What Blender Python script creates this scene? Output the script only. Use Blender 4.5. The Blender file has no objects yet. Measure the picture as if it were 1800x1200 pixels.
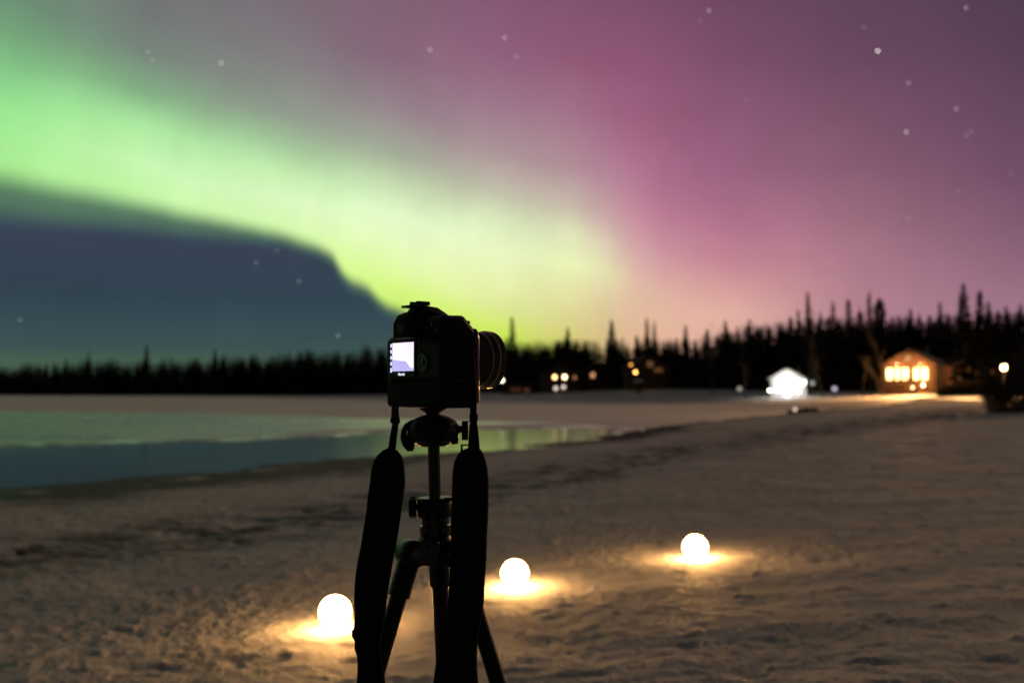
import bpy, bmesh, math, random
import numpy as np
from mathutils import Vector, Matrix

# ------------------------------------------------------------------ camera
scene = bpy.context.scene
COL = scene.collection
R = math.radians
FPX, HORIZON, CAMH = 1750.0, 686.0, 1.36          # focal length in photo pixels, horizon row, eye height
PITCH = math.atan((HORIZON - 600) / FPX)
cam = bpy.data.cameras.new('photo_camera')
camo = bpy.data.objects.new('photo_camera', cam)
COL.objects.link(camo)
cam.sensor_width = 36.0
cam.lens = 35.0
cam.clip_start = 0.05
cam.clip_end = 8000
camo.location = (0, 0, CAMH)
camo.rotation_euler = (math.pi / 2 + PITCH, 0, 0)
cam.dof.use_dof = True
cam.dof.focus_distance = 1.66
cam.dof.aperture_fstop = 3.5
scene.camera = camo

CP, SP = math.cos(PITCH), math.sin(PITCH)


def at(px, py, Y):
    """world point at depth Y for a pixel of the 1800x1200 photograph"""
    x, y = (px - 900) / FPX, (600 - py) / FPX
    dy, dz = CP - y * SP, SP + y * CP
    k = Y / dy
    return Vector((x * k, Y, CAMH + dz * k))


def srgb(c):
    return tuple(((v / 255) / 12.92 if v / 255 <= 0.04045 else ((v / 255 + 0.055) / 1.055) ** 2.4) for v in c)


# ------------------------------------------------------------------ world: night sky with aurora
world = bpy.data.worlds.new('World')
scene.world = world
world.use_nodes = True
wt = world.node_tree
wt.nodes.clear()


def sky_el(px, py):
    x, y = (px - 900) / FPX, (600 - py) / FPX
    d = Vector((x, CP - y * SP, SP + y * CP)).normalized()
    return math.degrees(math.asin(d.z))


def sky_az(px):
    return math.degrees(math.atan((px - 900) / FPX))


# lower border of the curtain (pixel column, row) and the smooth line its upper fading follows
EDGE = [(-900, 210), (-300, 262), (0, 315), (120, 336), (250, 360), (400, 391), (500, 415), (560, 435), (576, 443), (592, 454), (602, 474), (620, 491),
        (640, 500), (654, 508), (662, 522), (674, 533), (700, 545), (740, 562), (820, 590), (900, 612), (1000, 650), (1300, 690), (1800, 690)]
BASE = [(-900, 200), (0, 330), (250, 372), (500, 425), (750, 485), (950, 530), (1150, 570), (1400, 590), (1800, 596)]
COLS = {
    0: [(0, (112, 146, 119)), (60, (118, 168, 124)), (130, (136, 204, 138)), (200, (158, 232, 148)), (260, (170, 240, 152)), (300, (172, 240, 148)), (400, (160, 232, 134))],
    250: [(0, (114, 117, 118)), (90, (117, 130, 121)), (160, (132, 174, 133)), (220, (172, 234, 160)), (285, (200, 246, 178)), (330, (196, 245, 166)), (440, (184, 240, 146))],
    500: [(0, (121, 109, 118)), (100, (129, 124, 127)), (200, (146, 156, 142)), (260, (166, 200, 156)), (310, (200, 240, 176)),
          (352, (222, 251, 194)), (390, (218, 251, 180)), (430, (204, 246, 148)), (520, (190, 240, 120))],
    700: [(0, (129, 98, 118)), (100, (137, 104, 124)), (200, (150, 132, 140)), (280, (164, 172, 152)), (330, (198, 220, 176)),
          (380, (228, 251, 202)), (430, (232, 251, 194)), (480, (226, 249, 164)), (515, (214, 246, 126)), (580, (200, 240, 96))],
    900: [(0, (133, 87, 116)), (100, (143, 94, 123)), (200, (160, 120, 141)), (280, (175, 148, 154)), (350, (197, 194, 172)),
          (400, (220, 234, 188)), (450, (236, 248, 194)), (500, (232, 241, 173)), (540, (223, 232, 148)), (572, (212, 234, 106)),
          (592, (196, 226, 78)), (620, (150, 180, 78))],
    1000: [(0, (131, 82, 112)), (100, (145, 90, 121)), (200, (162, 112, 138)), (300, (181, 144, 155)), (370, (203, 188, 173)),
           (420, (227, 230, 188)), (465, (238, 246, 186)), (510, (230, 228, 168)), (550, (221, 214, 148)), (585, (214, 206, 124)),
           (620, (198, 188, 110))],
    1065: [(0, (128, 79, 110)), (100, (143, 87, 119)), (200, (161, 104, 135)), (300, (180, 131, 153)), (380, (203, 168, 168)),
           (430, (223, 205, 182)), (480, (232, 224, 178)), (520, (226, 206, 164)), (560, (223, 196, 150)), (620, (217, 186, 130))],
    1110: [(0, (125, 77, 108)), (100, (140, 84, 117)), (200, (157, 97, 130)), (300, (179, 121, 149)), (370, (196, 140, 158)),
           (430, (211, 165, 168)), (480, (221, 183, 168)), (520, (225, 188, 164)), (560, (226, 186, 156)), (620, (223, 180, 140))],
    1160: [(0, (121, 76, 105)), (100, (136, 82, 114)), (200, (152, 93, 125)), (300, (172, 110, 143)), (370, (187, 124, 150)),
           (430, (201, 142, 158)), (480, (213, 160, 161)), (520, (222, 176, 163)), (560, (227, 182, 159)), (620, (227, 178, 148))],
    1270: [(0, (112, 72, 101)), (100, (124, 78, 108)), (200, (139, 87, 118)), (300, (156, 99, 131)), (400, (180, 117, 144)),
           (460, (199, 136, 151)), (510, (217, 160, 159)), (550, (226, 174, 164)), (620, (226, 176, 160))],
    1500: [(0, (100, 69, 94)), (100, (109, 74, 99)), (200, (123, 82, 108)), (300, (138, 93, 118)), (400, (157, 108, 128)),
           (470, (172, 121, 139)), (530, (180, 129, 144)), (620, (182, 132, 142))],
    1800: [(0, (82, 60, 84)), (100, (90, 64, 89)), (200, (101, 70, 97)), (300, (114, 78, 105)), (400, (130, 91, 116)),
           (470, (144, 102, 125)), (540, (156, 114, 135)), (620, (157, 117, 134))],
}
DARK = [(330, (60, 72, 88)), (400, (58, 70, 88)), (450, (54, 66, 82)), (520, (50, 67, 80)), (580, (57, 77, 83)), (612, (60, 83, 82)), (634, (70, 93, 77))]


def N(tree, typ, **kw):
    n = tree.nodes.new(typ)
    for k, v in kw.items():
        setattr(n, k, v)
    return n


def setin(tree, sock, v):
    if hasattr(v, 'is_linked') or isinstance(v, bpy.types.NodeSocket):
        tree.links.new(v, sock)
    else:
        sock.default_value = v


def M(tree, op, a, b=None, c=None, clamp=False):
    n = N(tree, 'ShaderNodeMath', operation=op, use_clamp=clamp)
    for i, v in enumerate((a, b, c)):
        if v is not None:
            setin(tree, n.inputs[i], v)
    return n.outputs[0]


def base_el(az):
    pts = [(sky_az(px), sky_el(px, py)) for px, py in BASE]
    return float(np.interp(az, [p[0] for p in pts], [p[1] for p in pts]))


def build_sky():
    t = wt
    geo = N(t, 'ShaderNodeTexCoord')
    sep = N(t, 'ShaderNodeSeparateXYZ')
    t.links.new(geo.outputs['Generated'], sep.inputs[0])
    az = M(t, 'MULTIPLY', M(t, 'ARCTAN2', sep.outputs[0], sep.outputs[1]), 180 / math.pi)
    el = M(t, 'MULTIPLY', M(t, 'ARCSINE', sep.outputs[2]), 180 / math.pi)

    def noise(scale, detail, vec=None, rough=0.5):
        n = N(t, 'ShaderNodeTexNoise')
        n.inputs['Scale'].default_value = scale
        n.inputs['Detail'].default_value = detail
        n.inputs['Roughness'].default_value = rough
        t.links.new(vec if vec is not None else geo.outputs['Generated'], n.inputs['Vector'])
        return M(t, 'SUBTRACT', n.outputs['Fac'], 0.5)
    # soft wobble so that nothing is ruled, and upright rays
    wob = noise(6.0, 3.0)
    el2 = M(t, 'ADD', el, M(t, 'MULTIPLY', wob, 1.3))
    az2 = M(t, 'ADD', az, M(t, 'MULTIPLY', wob, 2.4))
    cmb = N(t, 'ShaderNodeCombineXYZ')
    t.links.new(M(t, 'MULTIPLY', M(t, 'SUBTRACT', az, M(t, 'MULTIPLY', el, 0.12)), 0.24), cmb.inputs[0])
    t.links.new(M(t, 'MULTIPLY', el, 0.035), cmb.inputs[1])
    rays = noise(1.0, 3.0, cmb.outputs[0], 0.55)
    A0, A1, E0, E1 = -50.0, 50.0, -1.0, 20.0

    def curve(pts_px, uaz):
        fc = N(t, 'ShaderNodeFloatCurve')
        cu = fc.mapping.curves[0]
        pts = [((sky_az(px) - A0) / (A1 - A0), (sky_el(px, py) - E0) / (E1 - E0)) for px, py in pts_px]
        cu.points[0].location = pts[0]
        cu.points[1].location = pts[-1]
        for p in pts[1:-1]:
            cu.points.new(*p)
        for p in cu.points:
            p.handle_type = 'AUTO_CLAMPED'
        fc.mapping.update()
        t.links.new(M(t, 'DIVIDE', M(t, 'SUBTRACT', uaz, A0), A1 - A0, clamp=True), fc.inputs['Value'])
        return M(t, 'ADD', M(t, 'MULTIPLY', fc.outputs[0], E1 - E0), E0)
    T0, T1 = -12.0, 60.0
    tt = M(t, 'DIVIDE', M(t, 'SUBTRACT', M(t, 'SUBTRACT', el2, curve(BASE, az2)), T0), T1 - T0, clamp=True)

    def ramp(stops, fac):
        r = N(t, 'ShaderNodeValToRGB')
        r.color_ramp.interpolation = 'LINEAR'
        els = r.color_ramp.elements
        stops = sorted(stops)
        els[0].position, els[1].position = stops[0][0], stops[-1][0]
        els[0].color, els[1].color = (*stops[0][1], 1), (*stops[-1][1], 1)
        for p, c in stops[1:-1]:
            e = els.new(p)
            e.color = (*c, 1)
        t.links.new(fac, r.inputs[0])
        return r.outputs[0]

    def mixc(f, a, b):
        mx = N(t, 'ShaderNodeMix', data_type='RGBA')
        setin(t, mx.inputs[0], f)
        t.links.new(a, mx.inputs[6])
        setin(t, mx.inputs[7], b)
        return mx.outputs[2]

    def rng(v, a, b, lo=0.0, hi=1.0, kind='LINEAR'):
        f = N(t, 'ShaderNodeMapRange', interpolation_type=kind, clamp=True)
        t.links.new(v, f.inputs['Value'])
        setin(t, f.inputs['From Min'], a)
        setin(t, f.inputs['From Max'], b)
        f.inputs['To Min'].default_value = lo
        f.inputs['To Max'].default_value = hi
        return f.outputs[0]

    night = srgb((44, 42, 41))
    cols = []
    for px, lst in COLS.items():
        a = sky_az(px)
        e0 = base_el(a)
        st = [((sky_el(px, py) - e0 - T0) / (T1 - T0), srgb((c[0], c[1] + (1 if px >= 1000 else 0), c[2] - (1 if px >= 1000 else 0)))) for py, c in lst]
        top = srgb(lst[0][1])
        st.append((min(0.98, st[0][0] + 0.16), tuple(0.45 * v + 0.55 * n for v, n in zip(top, night))))
        st.append((1.0, night))
        cols.append((a, ramp(st, tt)))
    # the arc goes on past the left of the frame and dies away behind the viewer
    back = ramp([(0.0, srgb((48, 48, 48))), (0.25, srgb((52, 48, 48))), (1.0, night)], tt)
    cols = [(-85.0, back), (-34.0, cols[0][1])] + cols + [(42.0, cols[-1][1]), (120.0, back)]
    cur = cols[0][1]
    for (a0, _), (a1, c1) in zip(cols[:-1], cols[1:]):
        cur = mixc(rng(az2, a0, a1), cur, c1)
    # dark sky under the curtain
    el_n = M(t, 'DIVIDE', M(t, 'SUBTRACT', el, -1.0), 21.0, clamp=True)
    dark = ramp([((sky_el(300, py) + 1.0) / 21.0, srgb(c)) for py, c in DARK], el_n)
    az3 = M(t, 'ADD', az, M(t, 'MULTIPLY', rays, 1.2))
    td = M(t, 'SUBTRACT', M(t, 'ADD', el, M(t, 'MULTIPLY', wob, 0.5)), curve(EDGE, az3))
    sk_w = rng(az, -27.0, -13.0, 2.6, 0.9)
    skirt = M(t, 'MULTIPLY', rng(td, M(t, 'MULTIPLY', sk_w, -1.0), M(t, 'MULTIPLY', sk_w, -0.3), kind='SMOOTHSTEP'), rng(az, -24.0, -11.0, 1.0, 0.4))
    dark = mixc(M(t, 'MULTIPLY', skirt, 0.9), dark, (*srgb((90, 126, 98)), 1))
    w = rng(az, -27.0, -9.5, 0.85, 0.45)
    mask = rng(td, M(t, 'MULTIPLY', w, -1.2), M(t, 'MULTIPLY', w, 1.35), kind='SMOOTHERSTEP')
    fade = rng(az, -85.0, -34.0)
    cur = mixc(M(t, 'MULTIPLY', M(t, 'SUBTRACT', 1.0, mask), fade), cur, dark)
    # rays and thin-cloud mottling
    k = M(t, 'MULTIPLY', M(t, 'MULTIPLY_ADD', M(t, 'MULTIPLY', rays, rng(az, 2.0, 12.0, 1.0, 0.25)), 0.16, 1.0), M(t, 'MULTIPLY_ADD', noise(17.0, 6.0, None, 0.62), 0.20, 1.0))
    vm = N(t, 'ShaderNodeVectorMath', operation='SCALE')
    t.links.new(cur, vm.inputs[0])
    t.links.new(k, vm.inputs['Scale'])
    bg = N(t, 'ShaderNodeBackground')
    t.links.new(vm.outputs[0], bg.inputs[0])
    bg.inputs[1].default_value = 1.0
    st = N(t, 'ShaderNodeTexSky')
    st.sky_type = 'NISHITA'
    st.sun_disc = False
    st.sun_elevation = R(-8)
    st.sun_rotation = R(50)
    bg2 = N(t, 'ShaderNodeBackground')
    t.links.new(st.outputs[0], bg2.inputs[0])
    bg2.inputs[1].default_value = 0.05
    add = N(t, 'ShaderNodeAddShader')
    t.links.new(bg.outputs[0], add.inputs[0])
    t.links.new(bg2.outputs[0], add.inputs[1])
    out = N(t, 'ShaderNodeOutputWorld')
    t.links.new(add.outputs[0], out.inputs[0])


build_sky()

# weak warm directional light from the settlement side (right)
sun = bpy.data.lights.new('sun', 'SUN')
sun.energy = 0.75
sun.angle = R(6)
sun.color = (1.0, 0.56, 0.25)
suno = bpy.data.objects.new('sun', sun)
COL.objects.link(suno)
SUN_AZ, SUN_EL = R(45), R(12)
sd = Vector((math.sin(SUN_AZ) * math.cos(SUN_EL), math.cos(SUN_AZ) * math.cos(SUN_EL), math.sin(SUN_EL)))
suno.rotation_euler = sd.to_track_quat('Z', 'Y').to_euler()
suno.location = (20, 5, 20)

vs = scene.view_settings
vs.view_transform = 'Standard'
vs.look = 'None'
vs.exposure = 0.0
vs.gamma = 1.0
vs.use_curve_mapping = False
scene.cycles.use_denoising = True
scene.cycles.sample_clamp_indirect = 4.0
scene.cycles.max_bounces = 6
scene.cycles.caustics_reflective = False
scene.cycles.caustics_refractive = False


# ------------------------------------------------------------------ materials
def mat(name, color, rough=0.6, metal=0.0, spec=0.5, bump=0.0, bscale=60.0, var=0.0, vscale=20.0, emit=None, estr=0.0):
    m = bpy.data.materials.new(name)
    m.use_nodes = True
    t = m.node_tree
    b = t.nodes['Principled BSDF']
    b.inputs['Base Color'].default_value = (*color, 1)
    b.inputs['Roughness'].default_value = rough
    b.inputs['Metallic'].default_value = metal
    b.inputs['Specular IOR Level'].default_value = spec
    tc = N(t, 'ShaderNodeTexCoord')
    if var > 0:
        n = N(t, 'ShaderNodeTexNoise')
        n.inputs['Scale'].default_value = vscale
        n.inputs['Detail'].default_value = 5
        t.links.new(tc.outputs['Object'], n.inputs['Vector'])
        mx = N(t, 'ShaderNodeMix', data_type='RGBA')
        mx.inputs[6].default_value = (*[max(0, c * (1 - var)) for c in color], 1)
        mx.inputs[7].default_value = (*[min(1, c * (1 + var)) for c in color], 1)
        t.links.new(n.outputs['Fac'], mx.inputs[0])
        t.links.new(mx.outputs[2], b.inputs['Base Color'])
    if bump > 0:
        n = N(t, 'ShaderNodeTexNoise')
        n.inputs['Scale'].default_value = bscale
        n.inputs['Detail'].default_value = 4
        t.links.new(tc.outputs['Object'], n.inputs['Vector'])
        bp = N(t, 'ShaderNodeBump')
        bp.inputs['Strength'].default_value = bump
        bp.inputs['Distance'].default_value = 0.02
        t.links.new(n.outputs['Fac'], bp.inputs['Height'])
        t.links.new(bp.outputs[0], b.inputs['Normal'])
    if emit is not None:
        b.inputs['Emission Color'].default_value = (*emit, 1)
        b.inputs['Emission Strength'].default_value = estr
    return m


MT = {}
MT['body'] = mat('black_camera_plastic', (0.004, 0.004, 0.004), 0.45, spec=0.16, bump=0.25, bscale=900)
MT['rubber'] = mat('black_grip_rubber', (0.005, 0.005, 0.005), 0.7, spec=0.15, bump=0.4, bscale=700)
MT['lens'] = mat('black_lens_metal', (0.010, 0.010, 0.010), 0.26, spec=0.6)
MT['ring'] = mat('ribbed_lens_rubber', (0.02, 0.018, 0.016), 0.5, spec=0.4)
MT['gold'] = mat('gold_lens_ring', (0.6, 0.42, 0.2), 0.3, metal=1.0)
MT['metal'] = mat('dark_anodised_metal', (0.006, 0.006, 0.006), 0.36, spec=0.25)
MT['column'] = mat('dark_grey_tube', (0.008, 0.008, 0.008), 0.17, spec=0.5)
MT['cap'] = mat('grey_bolt_cap', (0.10, 0.105, 0.105), 0.5, metal=0.0)
MT['plate'] = mat('grey_worn_plate', (0.03, 0.032, 0.032), 0.55, var=0.6, vscale=120)
MT['button'] = mat('button_plastic', (0.012, 0.012, 0.012), 0.35)
MT['print'] = mat('white_print', (0.05, 0.05, 0.05), 0.5)
MT['strap'] = mat('black_neoprene', (0.006, 0.006, 0.006), 0.9, spec=0.15, bump=0.5, bscale=400)
MT['web'] = mat('black_webbing', (0.008, 0.008, 0.008), 0.85, spec=0.2, bump=0.5, bscale=900)
MT['glass'] = mat('dark_glass', (0.003, 0.003, 0.004), 0.3, spec=0.12)
MT['gloss'] = mat('glossy_highlight_strip', (0.012, 0.010, 0.009), 0.2, spec=0.7)
MT['bark'] = mat('spruce_bark', (0.07, 0.05, 0.035), 0.9, bump=0.6, bscale=12, var=0.4, vscale=6)
MT['palebark'] = mat('pale_aspen_bark', (0.06, 0.042, 0.025), 0.85, var=0.4, vscale=5)
MT['needles'] = mat('spruce_needles', (0.034, 0.033, 0.020), 0.8, spec=0.15, var=0.5, vscale=1.5)
MT['twig'] = mat('willow_twigs', (0.06, 0.045, 0.035), 0.85, var=0.3, vscale=8)
MT['grass'] = mat('dead_grass', (0.05, 0.04, 0.025), 0.9)
MT['log'] = mat('wet_drift_log', (0.035, 0.028, 0.022), 0.7, bump=0.6, bscale=15, var=0.4, vscale=9)
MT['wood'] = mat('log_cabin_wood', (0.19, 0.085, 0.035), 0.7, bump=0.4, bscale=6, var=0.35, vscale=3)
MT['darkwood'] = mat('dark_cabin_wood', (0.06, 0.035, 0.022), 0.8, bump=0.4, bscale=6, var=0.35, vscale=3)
MT['roof'] = mat('dark_roof_sheet', (0.05, 0.035, 0.03), 0.7, var=0.3, vscale=2)
MT['frame'] = mat('window_frame_wood', (0.3, 0.16, 0.07), 0.6)
MT['post'] = mat('black_lamp_post', (0.02, 0.02, 0.02), 0.5)
MT['tin'] = mat('grey_stove_pipe', (0.3, 0.3, 0.3), 0.4, metal=0.8)


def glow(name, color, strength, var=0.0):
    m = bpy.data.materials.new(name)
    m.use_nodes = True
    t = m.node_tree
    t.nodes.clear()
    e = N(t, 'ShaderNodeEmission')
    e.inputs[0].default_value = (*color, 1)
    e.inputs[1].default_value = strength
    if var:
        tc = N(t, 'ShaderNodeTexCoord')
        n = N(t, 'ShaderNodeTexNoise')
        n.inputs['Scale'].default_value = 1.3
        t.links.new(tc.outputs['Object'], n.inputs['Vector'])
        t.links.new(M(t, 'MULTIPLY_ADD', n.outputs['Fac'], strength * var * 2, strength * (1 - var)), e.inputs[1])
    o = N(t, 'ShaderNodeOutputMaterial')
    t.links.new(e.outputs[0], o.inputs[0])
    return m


def ground_material(name, kind):
    m = bpy.data.materials.new(name)
    m.use_nodes = True
    t = m.node_tree
    b = t.nodes['Principled BSDF']
    tc = N(t, 'ShaderNodeTexCoord')
    n1 = N(t, 'ShaderNodeTexNoise')
    n1.inputs['Scale'].default_value = 2.2
    n1.inputs['Detail'].default_value = 8
    n1.inputs['Roughness'].default_value = 0.65
    t.links.new(tc.outputs['Object'], n1.inputs['Vector'])
    at_ = N(t, 'ShaderNodeAttribute')
    at_.attribute_name = 'mark'
    mark = at_.outputs['Fac']
    if kind == 'snow':
        c1, c2, c3 = (0.42, 0.42, 0.43), (0.62, 0.62, 0.63), (0.034, 0.028, 0.030)
        rough, rough3 = 0.75, 0.7
    else:
        c1, c2, c3 = (0.72, 0.72, 0.72), (0.86, 0.86, 0.86), (0.15, 0.135, 0.05)
        rough, rough3 = 0.7, 0.17
    mx = N(t, 'ShaderNodeMix', data_type='RGBA')
    mx.inputs[6].default_value = (*c1, 1)
    mx.inputs[7].default_value = (*c2, 1)
    t.links.new(n1.outputs['Fac'], mx.inputs[0])
    mk = M(t, 'ADD', mark, M(t, 'MULTIPLY', M(t, 'MULTIPLY', M(t, 'SUBTRACT', n1.outputs['Fac'], 0.5), 0.9), M(t, 'GREATER_THAN', mark, 0.02)), clamp=True)
    mx2 = N(t, 'ShaderNodeMix', data_type='RGBA')
    t.links.new(mk, mx2.inputs[0])
    t.links.new(mx.outputs[2], mx2.inputs[6])
    mx2.inputs[7].default_value = (*c3, 1)
    t.links.new(mx2.outputs[2], b.inputs['Base Color'])
    t.links.new(M(t, 'MULTIPLY_ADD', mk, rough3 - rough, rough), b.inputs['Roughness'])
    b.inputs['Specular IOR Level'].default_value = 0.3 if kind == 'snow' else 0.38
    n2 = N(t, 'ShaderNodeTexNoise')
    n2.inputs['Scale'].default_value = 38.0
    n2.inputs['Detail'].default_value = 6
    n2.inputs['Roughness'].default_value = 0.7
    t.links.new(tc.outputs['Object'], n2.inputs['Vector'])
    bp = N(t, 'ShaderNodeBump')
    bp.inputs['Distance'].default_value = 0.012
    if kind == 'snow':
        bp.inputs['Strength'].default_value = 0.8
    else:
        t.links.new(M(t, 'MULTIPLY_ADD', mk, -0.30, 0.32), bp.inputs['Strength'])
    t.links.new(n2.outputs['Fac'], bp.inputs['Height'])
    t.links.new(bp.outputs[0], b.inputs['Normal'])
    return m


MT['snow'] = ground_material('wind_packed_snow', 'snow')
MT['ice'] = ground_material('snow_dusted_ice', 'ice')


def water_material():
    m = bpy.data.materials.new('dark_open_water')
    m.use_nodes = True
    t = m.node_tree
    b = t.nodes['Principled BSDF']
    b.inputs['Base Color'].default_value = (0.008, 0.018, 0.012, 1)
    b.inputs['Roughness'].default_value = 0.125
    b.inputs['IOR'].default_value = 1.11
    b.inputs['Specular IOR Level'].default_value = 0.5
    tc = N(t, 'ShaderNodeTexCoord')
    n = N(t, 'ShaderNodeTexNoise')
    n.inputs['Scale'].default_value = 1.4
    n.inputs['Detail'].default_value = 3
    t.links.new(tc.outputs['Object'], n.inputs['Vector'])
    bp = N(t, 'ShaderNodeBump')
    bp.inputs['Strength'].default_value = 0.03
    bp.inputs['Distance'].default_value = 0.02
    t.links.new(n.outputs['Fac'], bp.inputs['Height'])
    t.links.new(bp.outputs[0], b.inputs['Normal'])
    return m


MT['water'] = water_material()


# ------------------------------------------------------------------ mesh helpers
class MB:
    def __init__(self):
        self.v, self.f = [], []

    def add(self, vs_, fs_):
        o = len(self.v)
        self.v += [tuple(p) for p in vs_]
        self.f += [tuple(i + o for i in f) for f in fs_]
        return self

    def box(self, lo, hi, mtx=None):
        (x0, y0, z0), (x1, y1, z1) = lo, hi
        p = [Vector(c) for c in ((x0, y0, z0), (x1, y0, z0), (x1, y1, z0), (x0, y1, z0), (x0, y0, z1), (x1, y0, z1), (x1, y1, z1), (x0, y1, z1))]
        if mtx is not None:
            p = [mtx @ q for q in p]
        return self.add(p, [(0, 3, 2, 1), (4, 5, 6, 7), (0, 1, 5, 4), (1, 2, 6, 5), (2, 3, 7, 6), (3, 0, 4, 7)])

    def tube(self, pts, rads, n=12, cap=True):
        pts = [Vector(p) for p in pts]
        if not hasattr(rads, '__len__'):
            rads = [rads] * len(pts)
        vs_, fs_ = [], []
        d0 = (pts[1] - pts[0]).normalized()
        ref = Vector((0, 0, 1)) if abs(d0.z) < 0.9 else Vector((0, 1, 0))
        u = d0.cross(ref).normalized()
        for i, p in enumerate(pts):
            d = (pts[min(i + 1, len(pts) - 1)] - pts[max(i - 1, 0)]).normalized()
            u = (u - d * u.dot(d)).normalized()
            w = d.cross(u)
            for k in range(n):
                a = 2 * math.pi * k / n
                vs_.append(p + (u * math.cos(a) + w * math.sin(a)) * rads[i])
        for i in range(len(pts) - 1):
            for k in range(n):
                fs_.append((i * n + k, i * n + (k + 1) % n, (i + 1) * n + (k + 1) % n, (i + 1) * n + k))
        if cap:
            fs_.append(tuple(range(n - 1, -1, -1)))
            fs_.append(tuple((len(pts) - 1) * n + k for k in range(n)))
        return self.add(vs_, fs_)

    def lathe(self, prof, n=32, origin=(0, 0, 0), axis='Z', rib=None):
        """prof: (radius, height) pairs; axis Z or Y"""
        o = Vector(origin)
        vs_, fs_ = [], []
        for r, h in prof:
            for k in range(n):
                a = 2 * math.pi * k / n
                rr = r
                if rib and (k % 2):
                    rr = r - rib
                c, s = math.cos(a) * rr, math.sin(a) * rr
                vs_.append(o + (Vector((c, s, h)) if axis == 'Z' else Vector((c, h, -s)) if axis == 'Y' else Vector((h, c, s))))
        for i in range(len(prof) - 1):
            for k in range(n):
                fs_.append((i * n + k, i * n + (k + 1) % n, (i + 1) * n + (k + 1) % n, (i + 1) * n + k))
        if prof[0][0] > 1e-6:
            fs_.append(tuple(range(n - 1, -1, -1)))
        if prof[-1][0] > 1e-6:
            fs_.append(tuple((len(prof) - 1) * n + k for k in range(n)))
        return self.add(vs_, fs_)

    def loft(self, rings, cap=True):
        n = len(rings[0])
        vs_ = [p for r in rings for p in r]
        fs_ = []
        for i in range(len(rings) - 1):
            for k in range(n):
                fs_.append((i * n + k, i * n + (k + 1) % n, (i + 1) * n + (k + 1) % n, (i + 1) * n + k))
        if cap:
            fs_.append(tuple(range(n - 1, -1, -1)))
            fs_.append(tuple((len(rings) - 1) * n + k for k in range(n)))
        return self.add(vs_, fs_)

    def build(self, name, material, parent=None, smooth=False, bevel=0.0, seg=2, fix=True):
        me = bpy.data.meshes.new(name)
        me.from_pydata(self.v, [], self.f)
        if fix:
            bm = bmesh.new()
            bm.from_mesh(me)
            bmesh.ops.recalc_face_normals(bm, faces=bm.faces)
            bm.to_mesh(me)
            bm.free()
        me.materials.append(material)
        if smooth:
            me.polygons.foreach_set('use_smooth', [True] * len(me.polygons))
        o = bpy.data.objects.new(name, me)
        COL.objects.link(o)
        if parent:
            o.parent = parent
        if bevel:
            b = o.modifiers.new('bevel', 'BEVEL')
            b.width = bevel
            b.segments = seg
            b.limit_method = 'ANGLE'
            b.angle_limit = R(28)
            b.harden_normals = False
        if smooth:
            # keep hard edges hard
            for e in me.edges:
                pass
            bm = bmesh.new()
            bm.from_mesh(me)
            for e in bm.edges:
                if len(e.link_faces) == 2 and e.calc_face_angle(0) > R(40):
                    e.smooth = False
            bm.to_mesh(me)
            bm.free()
        return o


def tag(o, label=None, cat=None, group=None, kind=None):
    for k, v in (('label', label), ('category', cat), ('group', group), ('kind', kind)):
        if v:
            o[k] = v
    return o


def thing(name, label, cat, loc=(0, 0, 0), rz=0.0, group=None):
    o = bpy.data.objects.new(name, None)
    o.empty_display_size = 0.2
    COL.objects.link(o)
    o.location = loc
    o.rotation_euler = (0, 0, rz)
    return tag(o, label, cat, group)


# ------------------------------------------------------------------ noise
_rng = np.random.RandomState(7)
_perm = _rng.permutation(512)
_ang = _rng.rand(512) * 2 * np.pi
_gx, _gy = np.cos(_ang), np.sin(_ang)


def perlin(x, y, seed=0):
    xi, yi = np.floor(x).astype(np.int64), np.floor(y).astype(np.int64)
    xf, yf = x - xi, y - yi
    u, v = xf * xf * xf * (xf * (xf * 6 - 15) + 10), yf * yf * yf * (yf * (yf * 6 - 15) + 10)

    def g(ix, iy, dx, dy):
        h = _perm[(_perm[(ix + seed * 17) & 511] + iy) & 511]
        return _gx[h] * dx + _gy[h] * dy
    a, b = g(xi, yi, xf, yf), g(xi + 1, yi, xf - 1, yf)
    c, d = g(xi, yi + 1, xf, yf - 1), g(xi + 1, yi + 1, xf - 1, yf - 1)
    return (a + u * (b - a)) + v * ((c + u * (d - c)) - (a + u * (b - a)))


def fbm(x, y, octv=4, seed=0, gain=0.5):
    s, a, f = 0, 1.0, 1.0
    for i in range(octv):
        s = s + a * perlin(x * f + 11.3 * i, y * f - 7.7 * i, seed + i)
        a *= gain
        f *= 2.03
    return s


def sstep(a, b, x):
    t = np.clip((x - a) / (b - a), 0, 1)
    return t * t * (3 - 2 * t)


def poly_dist(X, Y, P, closed=True):
    """signed distance to a polygon (positive inside) or distance to a polyline"""
    P = np.array(P, float)
    d = np.full(X.shape, 1e18)
    inside = np.zeros(X.shape, bool)
    n = len(P)
    for i in range(n if closed else n - 1):
        x0, y0 = P[i]
        x1, y1 = P[(i + 1) % n]
        ex, ey = x1 - x0, y1 - y0
        t = np.clip(((X - x0) * ex + (Y - y0) * ey) / (ex * ex + ey * ey), 0, 1)
        d = np.minimum(d, (X - x0 - t * ex) ** 2 + (Y - y0 - t * ey) ** 2)
        if closed:
            c = (y0 > Y) != (y1 > Y)
            with np.errstate(divide='ignore', invalid='ignore'):
                inside ^= c & (X < (ex) * (Y - y0) / (ey if ey != 0 else 1e-9) + x0)
    d = np.sqrt(d)
    return np.where(inside, d, -d) if closed else d


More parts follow.
